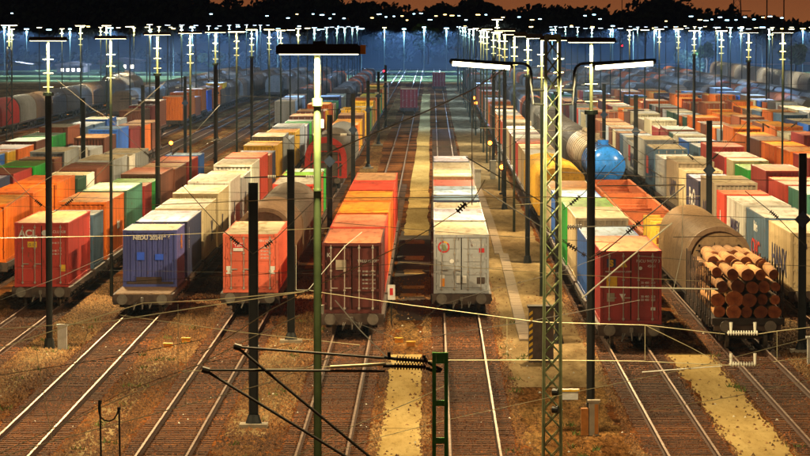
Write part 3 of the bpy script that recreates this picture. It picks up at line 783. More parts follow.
for X, y0, y1, row in ((-12.75, 580, 840, 'far blue-square track'), (-17.7, 575, 800, 'far ACL track'), (-22.5, 700, 880, 'far second left track'), (-27.2, 720, 870, 'far third left track'), (-32, 610, 860, 'track beyond the orange tail'),
        (-36.8, 600, 860, 'first track right of left hoods'), (-41.4, 560, 880, 'track beside the left hood wagons'), (7.8, 665, 860, 'far maroon-led track'), (12.4, 400, 800, 'far log track'), (17.2, 605, 860, 'far beige-led track'),
        (21.7, 620, 880, 'far second right track'), (26.5, 605, 860, 'far third right track'), (31.3, 625, 880, 'far fourth right track'), (36, 615, 860, 'far fifth right track'), (40.7, 605, 860, 'far sixth right track'), (45.4, 500, 860, 'far seventh right track'), (50, 545, 880, 'far eighth right track')):
    far_train(X, y0, y1, row)
# yellow cradle wagon between hood and open wagons
t = empty('cradle_wagon', (12.2, 207.5, 0)); tag(t, 'short yellow cradle wagon between brown hood wagon and red open wagon', 'cradle wagon'); chassis(t, 10)
for k, y in enumerate((1, 4.2, 7.4)):
    m = MB()
    for s in (-1, 1): m.box(s*1.2-.15, s*1.2+.15, y, y+.7, 1.15, 2.9, 0)
    m.box(-1.05, 1.05, y+.05, y+.6, 2.2, 2.5, 0); m.box(-1.05, 1.05, y+.05, y+.6, 1.15, 1.5, 0)
    m.box(-1.35, -.5, y, y+.7, 2.9, 3.0, 0); m.box(.5, 1.35, y, y+.7, 2.9, 3.0, 0)
    obj('cradle', m, t, mats=[HM['yellow']])

# log wagon
t = empty('log_wagon', (12.4, 164.5, 0)); tag(t, 'stanchion wagon carrying the stack of orange-ended logs', 'log wagon')
chassis(t, 17, 1.15)
m = MB(); m.box(-1.36, 1.36, .3, 16.7, 1.13, 1.2, 0); m.box(-1.4, 1.4, .12, .3, 1.0, 1.26, 0); obj('deck', m, t, mats=[MT['undr']])
random.seed(3)
for s in (-1, 1):
    for k in range(13):
        y = .9+k*1.27
        m = MB(); m.box(s*1.43-.03, s*1.43+.03, y-.05, y+.05, .95, 3.12+random.uniform(-.06, .06), 0); m.box(s*1.46-.04, s*1.46+.04, y-.1, y+.1, .9, 1.2, 0)
        obj('stanchion', m, t, mats=[MT['sill' if k % 2 else 'undr']])
m = MB()
for k in range(7): m.tube((-1.36+.0, .85+k*2.4, 1.5), (-1.36, 1.6+k*2.4, 2.9), .02, n=5)
def log_mat():
    m = M('log_bark_side'); f = m.noise(1.2, 6, .7, mscale=(1, .25, 1)); f2 = m.noise(9, 4, .7)
    c = m.ramp(f, [(.32, (.16, .07, .025)), (.5, (.48, .24, .08)), (.66, (.66, .38, .15))])
    oi = m.n('ShaderNodeObjectInfo'); k = m.ramp(oi.outputs['Random'], [(0, (.42, .38, .34)), (.5, (.85, .82, .8)), (1, (1.2, 1.2, 1.2))])
    c = m.mix(1, c, m.ramp(f2, [(.3, (.5, .45, .4)), (.55, (1.1, 1.1, 1.1))]), 'MULTIPLY')
    m.base(m.mix(1, c, k, 'MULTIPLY')); m.set(.85); return m.m
def logend_mat():
    m = M('cut_log_end'); tc = m.n('ShaderNodeTexCoord'); ln = m.n('ShaderNodeVectorMath', operation='LENGTH')
    mp = m.n('ShaderNodeMapping'); mp.inputs['Scale'].default_value = (1, 0, 1); m.l(tc.outputs['Object'], mp.inputs[0]); m.l(mp.outputs[0], ln.inputs[0])
    w1 = m.n('ShaderNodeMath', operation='MULTIPLY'); m.l(ln.outputs['Value'], w1.inputs[0]); w1.inputs[1].default_value = 130
    sn = m.n('ShaderNodeMath', operation='SINE'); m.l(w1.outputs[0], sn.inputs[0])
    c = m.ramp(sn.outputs[0], [(.0, (.30, .070, .016)), (1.0, (.38, .105, .024))])
    heart = m.ramp(ln.outputs['Value'], [(.0, (.55, .38, .3)), (.13, (.9, .9, .9)), (.30, (1.15, 1.3, 1.5))])
    f = m.noise(5, 4, .7); c = m.mix(1, c, heart, 'MULTIPLY'); c = m.mix(1, c, m.ramp(f, [(.3, (.45, .4, .38)), (.6, (1, 1, 1))]), 'MULTIPLY')
    oi = m.n('ShaderNodeObjectInfo'); k = m.ramp(oi.outputs['Random'], [(0, (.30, .26, .24)), (.45, (.75, .72, .7)), (1, (1.25, 1.3, 1.4))])
    m.base(m.mix(1, c, k, 'MULTIPLY')); m.set(.8); return m.m
LB, LE = log_mat(), logend_mat()
def log(x, z, r, y0, L, label):
    m = MB(); n = 22; nr = 7
    ph = random.uniform(0, 6); el = random.uniform(.0, .07)
    dx, dz = random.uniform(-.05, .05), random.uniform(-.02, .02)
    for k in range(nr):
        t_ = k/(nr-1)
        for i in range(n):
            a = 2*math.pi*i/n; rr = r*(1-.06*t_)*(1+el*math.cos(2*a+ph)+.02*math.sin(5*a+k*1.7))
            m.v.append((rr*math.cos(a)+dx*t_, L*t_, rr*math.sin(a)+dz*t_))
    for k in range(nr-1):
        for i in range(n): m.f.append((k*n+i, k*n+(i+1) % n, (k+1)*n+(i+1) % n, (k+1)*n+i)); m.mi.append(0)
    c = len(m.v); m.v.append((0, -.012, 0)); 
    for i in range(n): m.f.append((c, (i+1) % n, i)); m.mi.append(1)
    m.f.append(tuple(range((nr-1)*n, nr*n))); m.mi.append(1)
    o = obj('log', m, None, (12.4+x, 164.5+y0, z), [LB, LE])
    o.rotation_euler = (random.uniform(-.006, .006), 0, random.uniform(-.018, .018))
    return tag(o, label, 'log', 'logs stacked on the stanchion wagon')
rows = [(1.2, [( -1.1, .24), (-.56, .27), (-.02, .24), (.5, .26), (1.05, .27)]), (1.68, [(-1.12, .26), (-.5, .30), (.1, .27), (.62, .22), (1.1, .24)]),
        (2.2, [(-.98, .25), (-.38, .30), (.2, .24), (.70, .26), (1.14, .22)]), (2.68, [(-.6, .25), (-.02, .29), (.52, .20), (1.05, .24)])]
rn = ['bottom', 'second', 'third', 'top']; cn = ['first', 'second', 'third', 'fourth', 'fifth']
for bnd, (yb, Lb, dzb) in enumerate([(.35, 5.0, 0), (5.8, 5.0, .0), (11.2, 5.0, .05)]):
    bn = ['front', 'middle', 'rear'][bnd]
    for ri, (z0, ls) in enumerate(rows):
        for ci, (x, r) in enumerate(ls):
            z = z0+r*.15+.24+(0 if ri == 0 else random.uniform(-.03, .03))+dzb
            log(x+random.uniform(-.03, .03), z, r*random.uniform(.80, 1.10), yb+random.uniform(-.12, .5), Lb,
                'orange-ended log, %s from left, %s layer of the %s bundle' % (cn[ci], rn[ri], bn))
for k, (x, z, r, y0) in enumerate([(-1.05, 2.92, .2, 2.6), (-.95, 3.12, .24, 6.2), (-.2, 3.12, .25, 6.6), (.4, 3.1, .24, 6.3), (1.0, 3.02, .26, 6.1), (-.5, 3.05, .2, 11.6), (.3, 3.1, .22, 11.8), (.85, 3.05, .2, 11.7)]):
    log(x, z, r, y0, 4.6, 'loose orange-ended log on top of the stack, %s of eight from the front' % ordn(k))

# ------------------------------------------------------------------ lamp masts
LC = {'warm': (1.0, .74, .38), 'cool': (.36, .60, 1.0), 'mid': (1.0, .88, .60)}
def head_mesh(wd=1.6, sgn=1):
    h = MB(); h.prism([(0, 0)]*0 or [(-wd/2, .02), (wd/2, .02), (wd/2-.06, .17), (-wd/2+.06, .17)], -.14, .14)
    return h
hmesh = {}; pmesh = {}
def lamp_light(parent, z, kind, power, y=-.16, x=0):
    l = bpy.data.lights.new('lamp_light', 'SPOT'); l.energy = power; l.color = LC[kind]; l.shadow_soft_size = .1
    l.spot_size = math.radians(165); l.spot_blend = .25
    o = bpy.data.objects.new('lamp_light', l); C.objects.link(o); o.parent = parent; o.location = (x, y-.1, z-.12); return o
def lamp_mast(X, Y, h, typ, label, kind='warm', light=1.0, wd=None, group='lamp masts across the yard', detail=True, rungs=3):
    key = (typ, round(h, 1), detail, rungs)
    if wd is None: wd = 1.6 if Y < 340 else (1.3 if Y < 480 else 1.0)
    t = empty('lamp_mast', (X, Y, 0)); tag(t, label, 'lamp mast', group)
    if key not in pmesh:
        parts = []
        if typ == 'thick':
            m = MB(); m.tube((0, 0, -.15), (0, 0, 9.95), .135, n=12 if detail else 7); m.tube((0, 0, -.2), (0, 0, .22), .24, .17, n=12); parts.append(('lower_pole', m.mesh('pole', [MT['black']], False)))
            m = MB(); m.tube((0, 0, 9.93), (0, 0, 10.06), .22, n=12); parts.append(('collar', m.mesh('collar', [MT['dkgreen']])))
            m = MB(); m.tube((0, 0, 10.0), (0, 0, h), .065, .05, n=8); parts.append(('upper_pole', m.mesh('pole', [MT['litpole']])))
        elif typ == 'thin':
            m = MB(); m.tube((0, 0, -.15), (0, 0, 9), .085, .07, n=7); parts.append(('lower_pole', m.mesh('pole', [MT['dkgreen']])))
            m = MB(); m.tube((0, 0, 9), (0, 0, h), .06, .05, n=7)
            if not detail:
                for k in range(rungs): m.tube((-.2, -.02, h-.75-k*.55), (.2, -.02, h-.75-k*.55), .025, n=5)
            parts.append(('upper_pole', m.mesh('pole', [MT['litpole']])))
        else:
            m = MB(); top = h-1.7
            for sx in (-1, 1):
                for sy in (-1, 1): m.tube((sx*.28, sy*.28, -.15), (sx*.17, sy*.17, top), .035, n=5)
            n = 16; 
            for i in range(n):
                z0, z1 = top*i/n, top*(i+1)/n; a0, a1 = .28-.11*i/n, .28-.11*(i+1)/n; s = 1 if i % 2 else -1
                for sy in (-1, 1): m.tube((-s*a0, sy*a0, z0), (s*a1, sy*a1, z1), .02, n=4); m.tube((sy*a0, -s*a0, z0), (sy*a1, s*a1, z1), .02, n=4)
            parts.append(('lattice', m.mesh('lattice', [MT['black']])))
            m = MB(); m.tube((0, 0, top), (0, 0, h), .09, .07, n=8); parts.append(('upper_pole', m.mesh('pole', [MT['litpole']])))
        if rungs and detail:
            for k in range(rungs):
                m = MB(); z = h-.75-k*.55; m.tube((-.2, -.02, z), (.2, -.02, z), .022, n=5)
                parts.append(('rung', m.mesh('rung', [MT['litpole']])))
        pmesh[key] = parts
    for nme, me in pmesh[key]: obj(nme, me, t)
    hk = (wd, kind, Y < 320)
    if hk not in hmesh:
        a = MB(); a.prism([(-wd/2, .02), (wd/2, .02), (wd/2-.06, .17), (-wd/2+.06, .17)], -.14, .14)
        b = MB()
        if Y < 320: b.prism([(-wd/2+.08, .012), (wd/2-.08, .012), (wd/2-.08, .025), (-wd/2+.08, .025)], -.10, .10)
        else: b.prism([(-wd/2+.2, -.02), (wd/2-.2, -.02), (wd/2-.15, .02), (-wd/2+.15, .02)], -.08, .08)
        hmesh[hk] = (a.mesh('lamp_head', [MT['housing']]), b.mesh('tube', [MT['tube_cool' if kind == 'cool' else 'tube_warm']]))
    a = obj('lamp_head', hmesh[hk][0], t, (0, 0, h-.02)); obj('lamp_tube', hmesh[hk][1], a)
    if light: lamp_light(t, h, kind, LAMP_W*light)
    return t
def mast_row(X, zs, name, kindf, h=12.2, lightf=lambda i, z: 1.0):
    for i, (z, typ) in enumerate(zs):
        far = z > 420
        lamp_mast(X+random.uniform(-.15, .15), z, h+random.uniform(-.12, .12), typ, '%s lamp mast, %s from the camera in the %s' % ({'thick': 'thick black', 'thin': 'slim', 'lattice': 'lattice'}[typ], ordn(i), name),
          kindf(z), lightf(i, z), detail=not far, rungs=3 if not far else 2)
random.seed(11)
def kf(z): return 'warm' if z < 330 else ('mid' if z < 520 else 'cool')
def lf(i, z): return (.6 if z < 160 else 1.0) if z < 290 else (.62 if z < 450 else (.9 if i % 2 == 0 else 0))
def alt(z0, n, d=33, first='thick'):
    ts = ['thick', 'thin'] if first == 'thick' else ['thin', 'thick']
    return [(z0+i*d+random.uniform(-2, 2), ts[i % 2] if z0+i*d < 400 else 'thin') for i in range(n)]
mast_row(-15.2, alt(168, 23, 31.5), 'row left of the blue-square train', kf, lightf=lf)
mast_row(5.15, [(133.4, 'thick'), (170.5, 'thick'), (200, 'thin'), (228, 'thick'), (262, 'thin'), (294, 'thick'), (327, 'thin'), (360, 'thick')]+[(392+i*32, 'thin') for i in range(16)], 'central row beside the concrete path', kf, lightf=lf)
mast_row(24.1, alt(257, 20, 31.5), 'row right of second right train', kf, lightf=lf)
mast_row(-33.9, [(336, 'lattice')]+[(405+i*33, 'thin') for i in range(15)], 'row over the far left train', kf, h=12.6, lightf=lf)
mast_row(43.0, [(470+i*34, 'thin') for i in range(14)], 'far right container row', kf, lightf=lambda i, z: 1.1 if i % 2 == 0 else 0)
mast_row(-53.0, [(530+i*36, 'thin') for i in range(12)], 'row along the far left hood wagons', lambda z: 'mid', lightf=lambda i, z: 1.1 if i % 2 == 0 else 0)
mast_row(58.5, [(650+i*36, 'thin') for i in range(10)], 'row along the far right hood wagons', lambda z: 'mid', lightf=lambda i, z: 1.1 if i % 2 == 0 else 0)
lamp_mast(5.9, 380, 13.2, 'lattice', 'tall lattice lamp mast standing in the central row, slightly above the others', 'mid', 1.0)
# unseen masts past the frame edge, continuing the rows, added for their light
for X, Y, ll in ((-15.2, 136, 'left, nearer the yard'), (24.1, 225, 'right, in line with the logs'), (24.1, 193, 'right, before the others')):
    lamp_mast(X, Y, 12.2, 'thick', 'black lamp mast added out of view on the %s' % ll, 'warm', 1.0)

# ---- slim green mast with a wide dark twin head, close to the camera
t = empty('lamp_mast', (-2.13, 78, 0)); tag(t, 'near slim green mast carrying one wide black lamp head', 'lamp mast')
m = MB(); m.tube((0, 0, -.2), (0, 0, 11.3), .078, .07, n=14); 
obj('pole', m, t, mats=[MT['green']])
m = MB(); m.tube((0, 0, 11.3), (0, 0, 12.3), .06, .055, n=14); obj('upper_pole', m, t, mats=[MT['litpole']])
for z, q, hh_ in ((11.28, .095, .14), (9.7, .085, .04)):
    m = MB(); m.tube((0, 0, z), (0, 0, z+hh_), q, n=14); obj('collar', m, t, mats=[MT['green']])
for z in (10.95, 7.5):
    m = MB(); m.box(.07, .12, -.05, .02, z-.08, z+.08); obj('clip', m, t, mats=[MT['galv']])
hd = MB(); hd.prism([(-.80, 0), (.76, 0), (.76, .14), (.70, .19), (-.74, .19), (-.80, .14)], -.17, .17)
hd.box(-.12, .12, -.1, .1, .19, .24); hd.box(-.78, .72, -.185, -.17, .08, .10, 0)
hd = obj('lamp_head', hd, t, (0.04, 0, 12.24), mats=[MT['housing']])
m = MB(); m.box(-.74, .72, -.12, .12, -.008, 0.006); obj('lamp_tube', m, hd, mats=[MT['tube_warm']])
m = MB(); m.box(.76, .86, -.16, .16, .0, .17); obj('end_cap', m, hd, mats=[MT['orange']])
lamp_light(t, 12.25, 'warm', LAMP_W*.36)

# ---- lattice mast with two curved arms and glowing tubes
LX, LY = 3.1, 108.0
t = empty('lamp_mast', (LX, LY, 0)); tag(t, 'green lattice mast with two curved arms and long glowing tubes', 'lamp mast')
m = MB(); H = 12.45
def hwid(z): return .235-.06*z/H
for sx in (-1, 1):
    for sy in (-1, 1):
        m.tube((sx*hwid(0), sy*hwid(0), -.2), (sx*hwid(H), sy*hwid(H), H), .038, n=6)
n = 26
for i in range(n):
    z0, z1 = H*i/n, H*(i+1)/n; a0, a1 = hwid(z0), hwid(z1)
    for sy in (-1, 1):
        m.tube((-a0, sy*a0, z0), (a1, sy*a1, z1), .017, n=5); m.tube((a0, sy*a0, z0), (-a1, sy*a1, z1), .017, n=5)
        m.tube((sy*a0, -a0, z0), (sy*a1, a1, z1), .017, n=5)
m.box(-.2, .2, -.2, .2, H-.03, H+.08)
obj('lattice', m, t, mats=[MT['mgreen']])
for s in (-1, 1):
    m = MB()
    m.path([(s*.2, 0, 11.10), (s*.52, 0, 11.10), (s*.55, 0, 11.3), (s*.55, 0, 11.55), (s*.60, 0, 11.70), (s*.72, 0, 11.78), (s*1.02, 0, 11.80)], .035, n=8)
    m.path([(s*.2, 0, 10.72), (s*.5, 0, 10.74), (s*.55, 0, 11.3)], .025, n=6)
    obj('lamp_arm', m, t, mats=[MT['black']])
    A, B = Vector((s*1.02, 0, 11.74)), Vector((s*2.62, 0, 11.84))
    hd = MB(); hd.tube(A, B, .09, .075, n=12); hd.tube(B, B+Vector((s*.04, 0, 0)), .075, .03, n=12)
    o = obj('lamp_head', hd, t, mats=[MT['housing']])
    m = MB(); dn = Vector((0, -.045, -.055)); m.tube(A+Vector((s*.08, 0, 0))+dn, B+Vector((-s*.05, 0, 0))+dn, .062, n=10); obj('lamp_tube', m, o, mats=[MT['tube_warm']])
    lamp_light(t, 11.72, 'warm', LAMP_W*.36, x=s*1.8, y=-.25)
# two clamps and a cable box part-way up
m = MB()
for z in (2.9, 3.35): m.tube((-.0, -.3, z), (.14, -.34, z), .09, n=10)
obj('clamp', m, t, mats=[MT['black']])

# ------------------------------------------------------------------ catenary masts
def cat_mast(X, Y, h, label, plate_=True, arms=True):
    t = empty('catenary_mast', (X, Y, 0)); tag(t, label, 'catenary mast', 'black catenary masts between the trains')
    m = MB()
    for s in (-1, 1): m.box(s*.14-.012, s*.14+.012, -.12, .12, -.1, h)
    m.box(-.128, .128, -.012, .012, -.1, h-.002); obj('column', m, t, mats=[MT['black']])
    m = MB(); m.tube((0, 0, -.05), (0, 0, .22), .27, .18, n=12); obj('foot', m, t, mats=[MT['black']])
    m = MB(); m.box(-.45, .45, -.45, .45, -.2, -.06); obj('foundation', m, t, mats=[MT['conc']])
    if plate_:
        m = MB(); z = h*.66; m.add([(0, -.15, z-.34), (.34, -.15, z), (0, -.15, z+.34), (-.34, -.15, z)], [(0, 1, 2, 3)])
        m.add([(0, -.14, z-.34), (.34, -.14, z), (0, -.14, z+.34), (-.34, -.14, z)], [(3, 2, 1, 0)]); obj('diamond_plate', m, t, mats=[MT['plate']])
    if arms:
        m = MB(); zz = h-1.1
        for s in (-1, 1):
            m.tube((0, 0, zz), (s*1.9, 0, zz-.06), .028, n=6)
        obj('cross_arm', m, t, mats=[MT['black']])
        for s in (-1, 1):
            m = MB()
            for k in range(5): m.tube((s*(.62+k*.07), 0, zz-.02), (s*(.65+k*.07), 0, zz-.02), .075, n=8)
            obj('insulator', m, t, mats=[MT['insulw' if Y > 150 else 'insul']])
    return t
ci = 0
for X, zs, nm in ((-5.75, (135, 171, 236, 306, 378, 450, 520), 'row right of the light red container'), (14.65, (166, 222, 302, 358, 430), 'row right of the log wagon'), (-24.1, (290, 350, 410, 470), 'row left of the second left train')):
    for i, z in enumerate(zs):
        cat_mast(X, z, 7.7, 'black catenary mast, %s in the %s' % (ordn(i), nm), plate_=(i > 1 or X > 0), arms=(i > 0))

# ------------------------------------------------------------------ overhead wires
def wire(pts, Y, r, mat, label, drops=(), ins=None, cat='overhead wire', nme='overhead_wire', par=None):
    """pts: picture positions turned into world points at distance Y (a number, or one per point)"""
    ys = Y if isinstance(Y, (list, tuple)) else [Y]*len(pts)
    W = [P(x, y, yy) for (x, y), yy in zip(pts, ys)]
    r = r*.55; o0 = W[0]; m = MB()
    fine = []
    for a, b in zip(W[:-1], W[1:]):
        for k in range(4): fine.append(a.lerp(b, k/4))
    fine.append(W[-1]); m.path([p-o0 for p in fine], r, n=5)
    o = obj(nme, m, None, o0, mats=[mat]); tag(o, label, cat, 'overhead wires and their fittings')
    for (x0, y0, x1, y1) in drops:
        yy = ys[0]; d = MB(); d.tube(P(x0, y0, yy)-o0, P(x1, y1, yy)-o0, r*.8, n=4); obj('dropper', d, o, mats=[mat])
    if ins:
        for (x0, y0, x1, y1, mt, rr) in ins:
            yy = ys[0]; a, b = P(x0, y0, yy)-o0, P(x1, y1, yy)-o0; d = MB(); n = max(3, int((b-a).length/.07))
            d.tube(a, b, rr*.35, n=6)
            for k in range(n):
                p = a.lerp(b, (k+.3)/n); q = a.lerp(b, (k+.75)/n); d.tube(p, q, rr, n=10)
            obj('insulator', d, o, mats=[MT[mt]])
    return o
WB, WD = MT['wire'], MT['wired']
wire([(505, 69), (472, 90), (427, 111), (375, 133), (330, 152), (300, 172)], 106, .035, MT['galv'], 'thick pale wire falling from the lattice mast head towards the red arch', drops=[(472, 90, 472, 205)])
wire([(485, 180), (473, 200), (455, 213), (432, 228), (400, 246), (360, 266), (318, 285), (270, 310), (232, 335), (200, 354)], 100, .022, WB, 'sagging pale wire crossing in front of the grey container roof', ins=[(466, 203, 457, 212, 'insul', .08)])
wire([(150, 205), (320, 198), (560, 197), (700, 199)], 104, .018, WB, 'level thin wire passing above the orange containers and grey train')
wire([(0, 348), (70, 325), (143, 303), (210, 300), (308, 291)], 118, .022, WB, 'pale wire from left edge up to the knot on the green mast')
wire([(0, 329), (110, 321), (220, 304), (308, 291)], 118, .022, WB, 'second pale wire from left edge meeting the knot on the green mast')
wire([(308, 290), (325, 293), (410, 305), (540, 322), (645, 325), (725, 334)], 116, .022, WB, 'long pale wire running right from the green mast to the log wagon', drops=[(507, 319, 507, 359), (645, 325, 645, 360)],
     ins=[(727, 333, 758, 333, 'insulw', .07)])
wire([(758, 334), (777, 331), (830, 325)], 116, .022, WB, 'short pale wire right of the upper white insulators', drops=[(777, 331, 777, 361)])
wire([(180, 371), (300, 368), (448, 360), (540, 360), (640, 361), (725, 365)], 117, .022, WB, 'lower level pale wire crossing the central tracks')
wire([(725, 365), (757, 365), (777, 361), (830, 356)], 117, .022, WB, 'lower pale wire at the right edge with white insulators', ins=[(729, 364, 756, 364, 'insulw', .07)])
wire([(642, 372), (680, 369), (722, 366)], 117, .03, MT['insulw'], 'short pale rod left of the lower white insulators')
wire([(645, 325), (690, 347), (722, 364)], 117, .018, WB, 'slanting stay between the two pale wires near the log wagon')
for x, y in ((731, 330), (755, 330), (731, 361), (755, 361)):
    a = P(x, y, 116.4); m = MB(); m.tube((0, 0, -.08), (0, 0, .22), .035, .05, n=8); o = obj('arcing_horn', m, None, a, [MT['insulw']])
    tag(o, 'white horn at the %s end of the %s insulators by the logs' % ('left' if x < 740 else 'right', 'upper' if y < 340 else 'lower'), 'arcing horn')
wire([(-10, 458), (60, 425), (133, 393), (187, 371), (240, 343), (300, 315)], 100, .02, WB, 'pale wire rising from the bottom left corner over the left tracks', drops=[(35, 343, 52, 440), (88, 331, 50, 430)])
wire([(-10, 460), (52, 441), (160, 412), (267, 383), (360, 345)], 98, .02, WB, 'lower pale wire from the bottom left corner to the right', drops=[(178, 304, 178, 368), (186, 350, 186, 404)])
wire([(60, 425), (125, 391), (200, 364), (290, 344)], 102, .012, WD, 'thin dark wire above the loop cable at left')
wire([(285, 462), (350, 427), (415, 400), (446, 385)], 90, .016, WB, 'pale stay low in the middle left of the sandy path')
wire([(298, 462), (380, 437), (450, 419), (560, 395), (700, 366), (820, 335)], 90, .012, WB, 'thin pale stay crossing low towards the right edge')
wire([(335, 300), (360, 330), (387, 357)], 90, .022, MT['insulw'], 'short white stay dropping to the dark insulators')
wire([(300, 345), (345, 318), (400, 340), (440, 305), (490, 290), (560, 272), (620, 250)], 112, .010, WD, 'very thin dark wire over the wagon fronts')
wire([(308, 290), (345, 246), (362, 232)], 112, .02, MT['insulw'], 'slanting pale rod in front of the brown container doors')
wire([(308, 290), (296, 290), (296, 245)], 112, .015, MT['galv'], 'small rectangular wire loop left of the green mast')
# bracket tubes above the right-hand tracks
wire([(597, 186), (685, 185)], 130, .035, MT['galv'], 'pale bracket tube above the red open wagons', cat='bracket tube', nme='bracket_tube')
wire([(567, 227), (668, 225)], 126, .035, MT['galv'], 'pale bracket tube above the maroon-led train roofs', cat='bracket tube', nme='bracket_tube', ins=[(567, 227, 582, 227, 'insul', .07)])
wire([(582, 298), (628, 259), (672, 223)], 122, .045, MT['galv'], 'thick slanting pale tube across the maroon container', cat='bracket tube', nme='bracket_tube')
wire([(600, 287), (718, 289)], 120, .038, MT['galv'], 'pale level tube in front of the maroon container doors', cat='bracket tube', nme='bracket_tube')
wire([(597, 184), (628, 156), (640, 163), (662, 177)], 130, .022, MT['galv'], 'bent pale stay below the blue tank', cat='bracket tube', nme='bracket_tube')
wire([(685, 186), (640, 222), (604, 252)], 128, .035, MT['black'], 'dark slanting tube left of the brown hood wagon', cat='bracket tube', nme='bracket_tube', ins=[(640, 222, 627, 233, 'insul', .09)])
wire([(600, 187), (625, 215), (645, 228)], 130, .02, MT['galv'], 'thin stay above the open wagons', cat='bracket tube', nme='bracket_tube')
wire([(683, 188), (682, 251), (673, 292)], 126, .018, MT['galv'], 'thin upright stay left of the log stanchions', cat='bracket tube', nme='bracket_tube')
wire([(673, 237), (745, 236)], 130, .02, MT['wired'], 'dark level rod before the brown hood wagon', cat='bracket tube', nme='bracket_tube')
wire([(563, 210), (585, 192), (606, 165)], 128, .02, WD, 'dark stay with ribs left of the blue tank', ins=[(570, 205, 580, 196, 'insul', .06)])
wire([(562, 241), (590, 258), (610, 243)], 124, .02, WD, 'dark sagging stay behind the near black mast', ins=[(567, 244, 577, 250, 'insul', .07)])
wire([(466, 157), (505, 180), (560, 213)], 150, .035, MT['wired'], 'dark slanting wire right of the grey train', cat='bracket tube', nme='bracket_tube')
wire([(483, 189), (520, 213), (562, 240)], 140, .035, MT['wired'], 'lower dark slanting wire right of the grey train', cat='bracket tube', nme='bracket_tube')
wire([(500, 120), (470, 102), (455, 92)], 190, .02, MT['wire'], 'pale stay above the far grey train roofs')
wire([(515, 205), (590, 199), (700, 196)], 140, .012, WB, 'faint wire behind the lattice mast')
# V-shaped hangers at the masts
def vee(cx, cy, l, r, Y, lab, mat=WD, rr=.024):
    wire([(cx+l[0], cy+l[1]), (cx+l[0]*.4, cy+l[1]*.32), (cx, cy), (cx+r[0]*.4, cy+r[1]*.32), (cx+r[0], cy+r[1])], Y, rr, mat, 'dark sagging wire tied to the '+lab,
         ins=[(cx+l[0]*.32, cy+l[1]*.25, cx+l[0]*.2, cy+l[1]*.14, 'insul', .07), (cx+r[0]*.32, cy+r[1]*.25, cx+r[0]*.2, cy+r[1]*.14, 'insul', .07)])
vee(53, 213, (-56, -52), (62, -55), 168, 'mast before the ACL container')
vee(253, 254, (-71, -69), (60, -52), 134, 'near black mast before the light red container')
vee(703, 166, (-48, -46), (47, -48), 220, 'black mast over the beige train')
vee(781, 133, (-58, -38), (50, -40), 288, 'thick mast at upper right')
vee(115, 122, (-58, -42), (50, -40), 200, 'slim mast above the teal container', mat=WD)
vee(160, 163, (-50, -44), (60, -58), 230, 'mast behind the teal container')
vee(591, 258, (-28, -18), (30, -20), 131, 'thick mast before the maroon container')
vee(328, 175, (-42, -38), (45, -40), 236, 'mast beside the red arch')
vee(645, 155, (-42, -34), (44, -32), 300, 'mast over the grey containers')
vee(507, 148, (-30, -24), (30, -26), 290, 'mast right of the far grey train')
wire([(745, 191), (775, 215), (806, 246)], 150, .03, WD, 'dark slanting wire near the right edge', ins=[(770, 211, 778, 218, 'insul', .07)])
wire([(0, 212), (28, 190), (52, 176), (85, 150)], 150, .02, MT['galv'], 'pale slanting wire over the orange containers at left')
for y in (188, 196, 206, 268):
    wire([(0, y), (150, y+3), (330, y+6), (520, y-1)], 145+y*.1, .010, WD, 'fine dark cross wire number %s from the top' % ordn((188, 196, 206, 268).index(y)))
for y, x0, x1 in ((70, 200, 420), (62, 0, 210), (101, 40, 160), (112, 610, 790), (159, 470, 700), (128, 60, 250)):
    wire([(x0, y), ((x0+x1)/2, y+1.5), (x1, y)], 250, .014, WD, 'fine dark cross wire over %s' % {70: 'the central trains', 62: 'the hood wagons', 101: 'the far left lamps', 112: 'the far right oranges', 159: 'the yellow wagon', 128: 'the teal containers'}[y])
random.seed(8)
for k, (x0, y0, x1, y1, Y) in enumerate([(0, 238, 330, 228, 140), (60, 285, 420, 262, 130), (330, 222, 620, 243, 140), (400, 262, 700, 281, 128), (560, 172, 810, 181, 170), (590, 209, 810, 219, 150), (0, 160, 260, 168, 190), (200, 140, 480, 147, 200), (640, 256, 810, 266, 135),
      (120, 315, 360, 345, 112), (420, 338, 640, 300, 112), (0, 375, 200, 340, 108), (650, 410, 810, 380, 104), (0, 300, 120, 250, 140), (210, 95, 420, 99, 300), (480, 128, 700, 131, 260), (520, 88, 810, 84, 300), (0, 92, 200, 96, 300)]):
    wire([(x0, y0), ((x0+x1)/2, (y0+y1)/2+2), (x1, y1)], Y, .016 if Y < 160 else .022, WD if k % 3 else WB, 'fine overhead wire crossing %s' % ['the leftmost orange container', 'the blue-square container front', 'the yellow wagons', 'the grey container emblem height', 'behind the blue tank', 'over the hood wagon top', 'the second left train roofs', 'above the red arch', 'before the beige container doors',
      'the ground before the light red container', 'the ground before the grey container', 'the bottom left tracks', 'the bottom right tracks', 'slanting over the ACL container', 'the far central trains', 'the silver tank wagons', 'the far orange containers', 'the far left hood wagons'][k])
# contact wires with droppers above the open tracks
for X, lab in ((-12.75, 'blue-square'), (-3.3, 'orange'), (1.3, 'grey-headed'), (7.8, 'maroon-led'), (12.4, 'log')):
    m = MB(); pts = [(0, 0, 0), (0, 200, 0), (0, 420, 0)]; m.path(pts, .008, n=4); o = obj('contact_wire', m, None, (X, 230, 6.0), [WD])
    tag(o, 'contact wire hung above the far part of the %s train' % lab, 'contact wire', 'contact wires')

